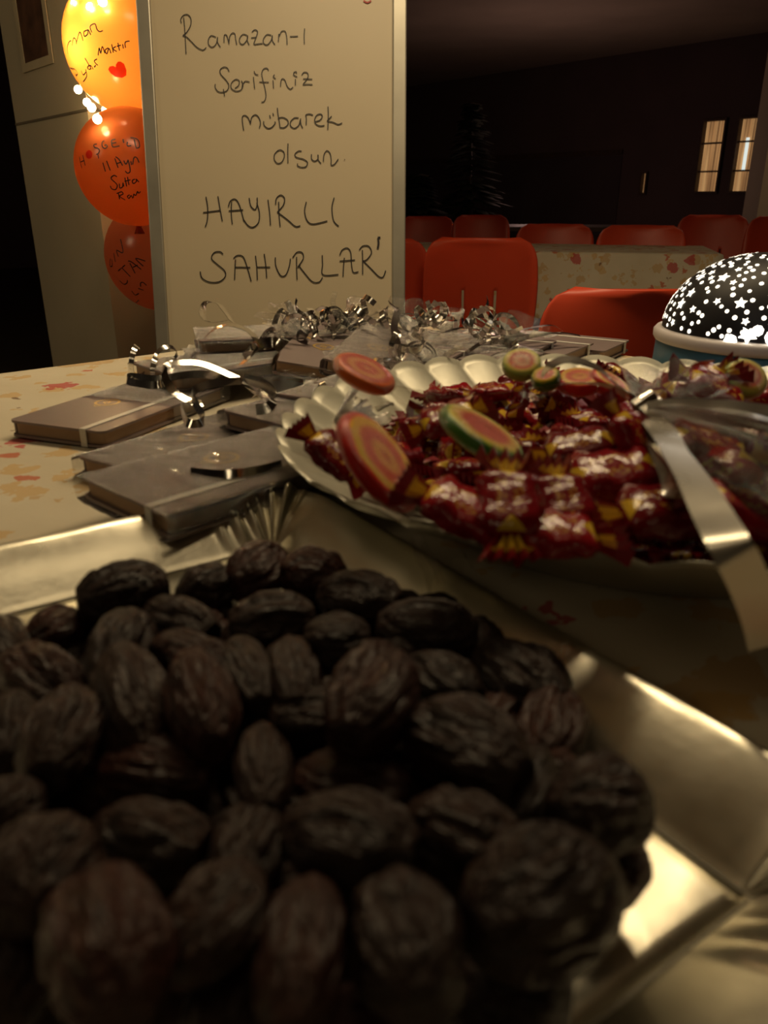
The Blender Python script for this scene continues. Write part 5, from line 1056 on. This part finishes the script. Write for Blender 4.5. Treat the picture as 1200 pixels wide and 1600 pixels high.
# ------------------------------------------------------------------ notebooks
BL, BWd, BT_ = .190, .106, .015
def rrect(L, W, r, n=5):
    out = []
    for cx_, cy_, a0_ in ((L / 2 - r, W / 2 - r, 0), (-L / 2 + r, W / 2 - r, 90), (-L / 2 + r, -W / 2 + r, 180), (L / 2 - r, -W / 2 + r, 270)):
        for k in range(n + 1): a = R(a0_ + 90 * k / n); out.append((cx_ + r * math.cos(a), cy_ + r * math.sin(a)))
    return out
def slab(bm, outl, z0_, z1_):
    a = [bm.verts.new((x, y, z0_)) for x, y in outl]; b = [bm.verts.new((x, y, z1_)) for x, y in outl]; n = len(outl)
    bm.faces.new(a[::-1]); bm.faces.new(b)
    for k in range(n): bm.faces.new((a[k], a[(k + 1) % n], b[(k + 1) % n], b[k]))
def notebook_meshes():
    out = {}
    bm = bmesh.new(); o_ = rrect(BL, BWd, .007); slab(bm, o_, 0, .0022); slab(bm, o_, BT_ - .0022, BT_)
    bx(bm, Vector((0, BWd / 2 - .0012, BT_ / 2)), (BL - .012, .0022, BT_ - .003))
    out['cover'] = (bm, M['cover'])
    bm = bmesh.new(); slab(bm, rrect(BL - .006, BWd - .006, .006), .0023, BT_ - .0023); out['pages'] = (bm, M['pages'])
    bm = bmesh.new(); yb = -BWd / 2 + .022
    for c, s in (((0, yb, BT_ + .0004), (BL + .001, .0065, .0008)), ((0, yb, -.0000), (BL + .001, .0065, .0006)), ((BL / 2 + .0003, yb, BT_ / 2), (.0008, .0065, BT_ + .001)), ((-BL / 2 - .0003, yb, BT_ / 2), (.0008, .0065, BT_ + .001))): bx(bm, Vector(c), s)
    out['elastic_band'] = (bm, M['band'])
    bm = bmesh.new(); ex_, ey_ = -.010, .014                     # gold ring emblem with a leaf mark inside
    n = 26; ra, rb = .0125, .0098
    va = [bm.verts.new((ex_ + ra * math.cos(6.283 * k / n), ey_ + ra * math.sin(6.283 * k / n), BT_ + .0003)) for k in range(n)]; vb = [bm.verts.new((ex_ + rb * math.cos(6.283 * k / n), ey_ + rb * math.sin(6.283 * k / n), BT_ + .0003)) for k in range(n)]
    for k in range(n): bm.faces.new((va[k], va[(k + 1) % n], vb[(k + 1) % n], vb[k]))
    for pp in ([(-.006, -.003), (-.001, .004), (.005, .002), (.002, -.002), (-.003, -.003)], [(-.003, .001), (.001, .0), (.006, -.004)], [(-.013, -.003), (-.017, 0), (-.014, .004)]):
        for a, b in zip(pp, pp[1:]):
            d = Vector((b[0] - a[0], b[1] - a[1], 0)); s = Vector((-d.y, d.x, 0)).normalized() * .0007; za = BT_ + .0003
            q = [bm.verts.new((ex_ + a[0] + s.x, ey_ + a[1] + s.y, za)), bm.verts.new((ex_ + b[0] + s.x, ey_ + b[1] + s.y, za)), bm.verts.new((ex_ + b[0] - s.x, ey_ + b[1] - s.y, za)), bm.verts.new((ex_ + a[0] - s.x, ey_ + a[1] - s.y, za))]; bm.faces.new(q)
    out['gold_emblem'] = (bm, M['gold'])
    res = {}
    for nm, (bm, mt) in out.items():
        me = bpy.data.meshes.new(nm); 
        if nm != 'gold_emblem': bmesh.ops.recalc_face_normals(bm, faces=bm.faces[:])
        bm.to_mesh(me); bm.free(); me.materials.append(mt); res[nm] = me
    return res
NM = notebook_meshes()
def film_slab(seed, x0):
    """film wrapped close round the book, from x0 to the gathered end"""
    rnd = random.Random(seed); nx, na = 64, 64; vs, fs = [], []
    x1 = BL / 2 + .004
    for i in range(nx + 1):
        f = i / nx; x = x0 + (x1 - x0) * f
        for k in range(na):
            a = 2 * math.pi * k / na; cx_, cy_ = math.cos(a), math.sin(a); p = 7; q = (abs(cx_) ** p + abs(cy_) ** p) ** (-1 / p)
            s = noise.noise(Vector((x * 110, cx_ * q * 5, cy_ * q * 2 + seed))) + .8 * noise.noise(Vector((x * 260 + cx_ * q * 9, cx_ * q * 12, seed)))
            vs.append((x, cx_ * q * (BWd / 2 + .002), BT_ / 2 + cy_ * q * (BT_ / 2 + .0018 + .0007 * s)))
    for i in range(nx):
        for k in range(na): fs.append((i * na + k, i * na + (k + 1) % na, (i + 1) * na + (k + 1) % na, (i + 1) * na + k))
    me = bpy.data.meshes.new('film_wrapper'); me.from_pydata(vs, [], fs); me.materials.append(M['film'])
    for p in me.polygons: p.use_smooth = True
    return me
FM = [film_slab(1, -BL / 2 - .003), film_slab(2, .0)]
def gift(px, py, z, yaw, lab, film=0, curls=2, seed=0, pitch=0, roll=0, corner='left', gather=True, flip=False):
    """the named top corner of the book is put where the picture shows it; local +X runs to the gathered end"""
    rnd = random.Random(seed); loc = {'left': Vector((-BL / 2, BWd / 2, BT_)), 'near': Vector((-BL / 2, -BWd / 2, BT_)), 'right': Vector((BL / 2, -BWd / 2, BT_)), 'mid': Vector((0, 0, BT_))}[corner]
    rot = Matrix.Rotation(R(yaw), 3, 'Z') @ Matrix.Rotation(R(-pitch), 3, 'Y') @ Matrix.Rotation(R(roll), 3, 'X')
    p = onz(px, py, z) - rot @ loc
    t = thing('gift_notebook', p, 0, lab, 'notebook', 'film wrapped gift notebooks'); t.rotation_euler = rot.to_euler()
    for nm, me in NM.items(): o = bpy.data.objects.new(nm, me); C.objects.link(o); o.parent = t
    if film is not None: o = bpy.data.objects.new('film_wrapper', FM[film]); C.objects.link(o); o.parent = t
    sg = 1
    if gather:
        g = crumple('film_gather', .040, .005, .030, seed + 2, M['film'], t, (BL / 2 - .012, 0, BT_ + .004)); g.rotation_euler = (0, R(-28), R(rnd.uniform(-40, 40)))
    for i in range(curls):
        c0 = Vector((BL / 2 - .014, 0, BT_ + .006)); d = Vector((rnd.uniform(-1, .7), rnd.uniform(-1, 1), rnd.uniform(.15, .6))).normalized()
        pts, ax_ = curl_pts(c0 + d * .012, rnd.uniform(.008, .014), rnd.uniform(1.0, 2.0), rnd.uniform(.02, .05), rnd.random() * 6, d, grow=.4)
        e1 = pts[0] + (pts[0] - pts[1]); pts = [c0 + Vector((0, 0, .001))] + pts
        ribbon(t, pts, ax_ + Vector((0, 0, .35)), rnd.choice((.0055, .007)), k=5)
    return t
GIFTS = [
 (12, 656, TZ + .0165, 68, 'leftmost notebook with gold emblem and pale elastic band, flat on the tablecloth', 1, 2, 1, 0, 0),
 (118, 712, TZ + .0175, 57, 'film covered notebook sandwiched between the leftmost and the nearest one', 0, 1, 2, 0, 0),
 (122, 742, TZ + .0330, 47, 'nearest notebook, shiny film over its gold emblem, behind the foil tray', 0, 0, 3, 0, 0),
 (204, 566, TZ + .034, 42, 'film wrapped notebook lying behind the leftmost one, brightly lit', 0, 3, 4, 0, 0),
 (285, 545, TZ + .034, 25, 'notebook at the left back of the pile under dark ribbon loops', 0, 3, 5, 0, 0),
 (305, 512, TZ + .050, 15, 'backmost left notebook, its film peak catching light below the whiteboard', 0, 2, 6, 0, 0)]
for (px, py, z, yaw, lab, fm, cu, sd, pi_, ro) in GIFTS: gift(px, py, z, yaw, lab, fm, cu, sd, pi_, ro)
gift(345, 640, TZ + .036, 50, 'notebook under the tangle of ribbons in the middle left of the pile', 0, 3, 7, 0, 0)
gift(425, 562, TZ + .046, 84, 'notebook tipped up with its pale band facing the viewer, below the whiteboard', None, 2, 8, 3, 8, gather=False)
gift(505, 560, TZ + .050, 78, 'tipped notebook just right of the one with the pale band', 0, 2, 9, 3, 10)
gift(560, 555, TZ + .040, 40, 'notebook under crumpled film in the middle of the pile', 0, 3, 10, 0, 3)
gift(430, 615, TZ + .040, 60, 'notebook in the middle of the pile behind the red speckled lollipop', 0, 2, 11, 0, 0)
RG = [(985, 531, TZ + .018, 146, 'rightmost notebook, flat on the table before the nearest orange chair', 1),
      (930, 535, TZ + .028, 146, 'second notebook from the right end of the pile', 1),
      (872, 532, TZ + .034, 150, 'third notebook from the right end of the pile', 2),
      (800, 540, TZ + .038, 152, 'notebook at the back right of the pile, fourth from its right end', 2),
      (735, 545, TZ + .042, 155, 'notebook under thin ribbons right of the whiteboard edge', 3),
      (690, 520, TZ + .040, 158, 'backmost right notebook, in front of the slotted orange chair', 2)]
for i, (px, py, z, yaw, lab, cu) in enumerate(RG):
    gift(px, py, z, yaw, lab, 1, cu, 20 + i, 0, 0, corner='near')
# loose curled ribbons that stand out in the picture
hr = thing('curled_ribbons', onz(330, 600, TZ + .05), 0, 'long loose curls of dark silver ribbon over the left notebooks', 'ribbon')
o0 = hr.location.copy()
def HR(pts, wv, wd=.007): ribbon(hr, [onz(x, y, z) - o0 for x, y, z in pts], wv, wd, k=6)
z_ = TZ + .05
HR([(375, 595, z_), (330, 600, z_ + .004), (300, 655 - 40, z_), (300, 650, z_ - .012)][:3] + [(318, 655, z_ - .01), (296, 662, z_ - .012), (286, 645, z_ - .012), (284, 628, z_ - .01)], UP + FWD * .4)
HR([(372, 592, z_), (320, 570, z_ + .012), (285, 567, z_ + .014), (260, 572, z_ + .012), (258, 590, z_ + .006), (272, 612, z_), (300, 628, z_ - .008), (316, 630, z_ - .01)], UP * .8 + FWD * .7)
HR([(352, 588, z_ + .002), (300, 585, z_), (245, 592, z_ - .008), (204, 588, z_ - .014), (202, 596, z_ - .016), (240, 602, z_ - .012), (262, 596, z_ - .01)], UP + RIGHT * .2)
HR([(375, 570, z_ + .01), (400, 545, z_ + .02), (392, 520, z_ + .03), (360, 508, z_ + .034), (335, 515, z_ + .03), (320, 528, z_ + .022)], UP * .6 + FWD)
HR([(362, 503, z_ + .034), (352, 488, z_ + .04), (340, 474, z_ + .044), (322, 475, z_ + .044), (316, 490, z_ + .04), (324, 502, z_ + .036), (345, 502, z_ + .034), (362, 498, z_ + .034)], UP * .3 + FWD, .008)
HR([(380, 592, z_), (410, 600, z_ + .006), (428, 618, z_ + .004), (420, 636, z_ - .004), (400, 640, z_ - .006)], UP + RIGHT * .3, .009)
HR([(382, 560, z_ + .012), (402, 540, z_ + .022), (430, 535, z_ + .024), (438, 550, z_ + .018), (425, 566, z_ + .012)], UP * .9 + RIGHT * .4, .010)
HR([(395, 620, z_ - .004), (430, 590, z_ + .008), (470, 572, z_ + .016), (520, 580, z_ + .012)], FWD + UP * .2, .007)
h2 = thing('curled_ribbons', onz(530, 510, TZ + .06), 0, 'bright silver ribbon ends standing up from the back of the notebook pile', 'ribbon')
o0 = h2.location.copy(); hr = h2; zb_ = TZ + .062
HR([(410, 486, zb_), (450, 490, zb_ + .002), (480, 496, zb_), (488, 490, zb_ + .003), (484, 482, zb_ + .006)], UP * .5 + FWD, .008)
HR([(528, 500, zb_ - .004), (524, 486, zb_ + .003), (520, 470, zb_ + .012), (524, 456, zb_ + .020)], RIGHT + FWD * .3, .007)
HR([(500, 500, zb_ - .006), (508, 488, zb_), (514, 480, zb_ + .004)], RIGHT + UP * .3, .010)
HR([(552, 498, zb_), (548, 484, zb_ + .006), (556, 478, zb_ + .010), (566, 486, zb_ + .006), (572, 500, zb_)], FWD + RIGHT * .2, .009)
HR([(640, 575, zb_ - .02), (622, 540, zb_ - .004), (616, 510, zb_ + .004), (622, 484, zb_ + .010)], RIGHT * .8 + FWD * .3, .008)
HR([(560, 510, zb_ - .002), (600, 520, zb_ - .004), (650, 528, zb_ - .006), (700, 538, zb_ - .010)], UP * .3 + FWD, .006)
HR([(740, 505, zb_ - .008), (738, 492, zb_ - .002), (745, 484, zb_ + .003), (752, 496, zb_ - .002)], RIGHT + FWD * .3, .009)
HR([(560, 500, zb_ + .002), (600, 496, zb_ + .004), (640, 490, zb_ + .004), (668, 500, zb_ - .002)], UP * .4 + FWD, .007)
HR([(665, 500, zb_), (670, 488, zb_ + .004), (680, 494, zb_ + .001), (690, 500, zb_ - .003)], RIGHT + UP * .3, .009)
h3 = thing('curled_ribbons', onz(800, 530, TZ + .05), 0, 'thin curled silver ribbons along the right hand notebooks', 'ribbon')
o0 = h3.location.copy(); hr = h3; zc_ = TZ + .050
HR([(745, 530, zc_ - .004), (790, 520, zc_), (830, 512, zc_ + .002), (862, 508, zc_ + .002), (878, 516, zc_ - .002)], UP * .4 + FWD, .007)
HR([(730, 550, zc_ - .008), (760, 532, zc_ - .002), (800, 526, zc_ - .002), (840, 522, zc_ - .002), (880, 520, zc_ - .004), (906, 524, zc_ - .008)], UP * .5 + FWD, .007)
HR([(690, 520, zc_ + .004), (720, 512, zc_ + .004), (750, 515, zc_ + .002), (776, 524, zc_ - .002)], UP * .4 + FWD, .007)
HR([(795, 550, zc_ - .010), (806, 540, zc_ - .006), (802, 534, zc_ - .002)], RIGHT + UP * .3, .006)
HR([(440, 728, TZ + .034), (400, 738, TZ + .036), (350, 744, TZ + .036), (298, 740, TZ + .034)], UP, .008)
# ------------------------------------------------------------------ labels that tell the candies and low dates apart by what they lie beside
def nearby_label(objs, marks, noun, tail, buried, kmax):
    bpy.context.view_layer.update(); dg = bpy.context.evaluated_depsgraph_get(); sc = bpy.context.scene; cells = {}
    for o in objs:
        seen = 0
        for d in ((0, 0, 0), (.008, 0, 0), (-.008, 0, 0), (0, .008, 0), (0, 0, .006), (0, -.008, 0), (0, 0, .010)):
            tgt = o.matrix_world.translation + Vector(d); dr = (tgt - EYE).normalized(); org = EYE
            for hop in range(4):
                hit, loc, nrm, idx, ho, mx = sc.ray_cast(dg, org, dr)
                if not hit: break
                nm = ho.name.split('.')[0]
                if nm.startswith('film'): org = loc + dr * .0008; continue
                if ho.name == o.name or (ho.parent and ho.parent.name == o.name): seen += 1
                break
        if not seen: o['label'] = buried; continue
        x, y = topx(o.matrix_world.translation)
        if not (-10 < x < 1210 and y < 1610): o['label'] = buried; continue
        mx_, my_, nm = min(marks, key=lambda m: (m[0] - x) ** 2 + (m[1] - y) ** 2)
        a = math.degrees(math.atan2(my_ - y, x - mx_)) % 360; dname = ['right of', 'above and right of', 'above', 'above and left of', 'left of', 'below and left of', 'below', 'below and right of'][int((a + 22.5) // 45) % 8]
        cells.setdefault((nm, dname), []).append((math.hypot(mx_ - x, my_ - y), o))
    for (nm, dname), L in cells.items():
        L.sort(key=lambda t: t[0])
        for i, (_, o) in enumerate(L):
            pre = ['nearest', 'second nearest', 'third nearest', 'fourth nearest', 'fifth nearest', 'sixth nearest', 'seventh nearest', 'eighth nearest'][min(i, 7)]
            o['label'] = ('%s %s %s the %s' % (pre if len(L) > 1 else 'single', noun, dname, nm))
cs = [o for o in bpy.data.objects if o.name.startswith('wrapped_candy') and 'among its likes' in o.get('label', '')]
nearby_label(cs, [(592, 722, 'orange lollipop tipped over at left'), (752, 680, 'watermelon lollipop mid dish'), (569, 584, 'red speckled lollipop'), (815, 570, 'lime rimmed lollipop'), (930, 600, 'two orange lollipops at the back'),
   (1010, 645, 'ribbon knot'), (1100, 790, 'hanging silver ribbon'), (800, 780, 'upright bright red candy'), (960, 742, 'level yellow cornered candy'), (865, 850, 'near rim middle'), (1163, 592, 'yellow swirl lollipop'), (660, 800, 'near rim at left')],
   'burgundy candy', '', 'burgundy candy buried under the top candies in the silver dish', 8)
ds = [o for o in bpy.data.objects if o.name.startswith('date') and 'bottom layer' in o.get('label', '')]
nearby_label(ds, [(193, 930, 'broad folded back date'), (490, 900, 'right backmost round date'), (313, 1098, 'ringed red brown date'), (583, 1092, 'large reddish central date'), (862, 1142, 'right slope foot date'), (728, 1172, 'big lit shoulder date'),
   (412, 1206, 'upright tan date'), (100, 1152, 'glossy streaked black date'), (938, 1262, 'round faced right date'), (845, 1412, 'biggest creased date'), (548, 1316, 'arched tan backed date'), (172, 1474, 'largest lower left date'), (470, 1492, 'long reddish bottom date')],
   'low date', '', 'date buried at the bottom of the heap in the foil tray', 8)
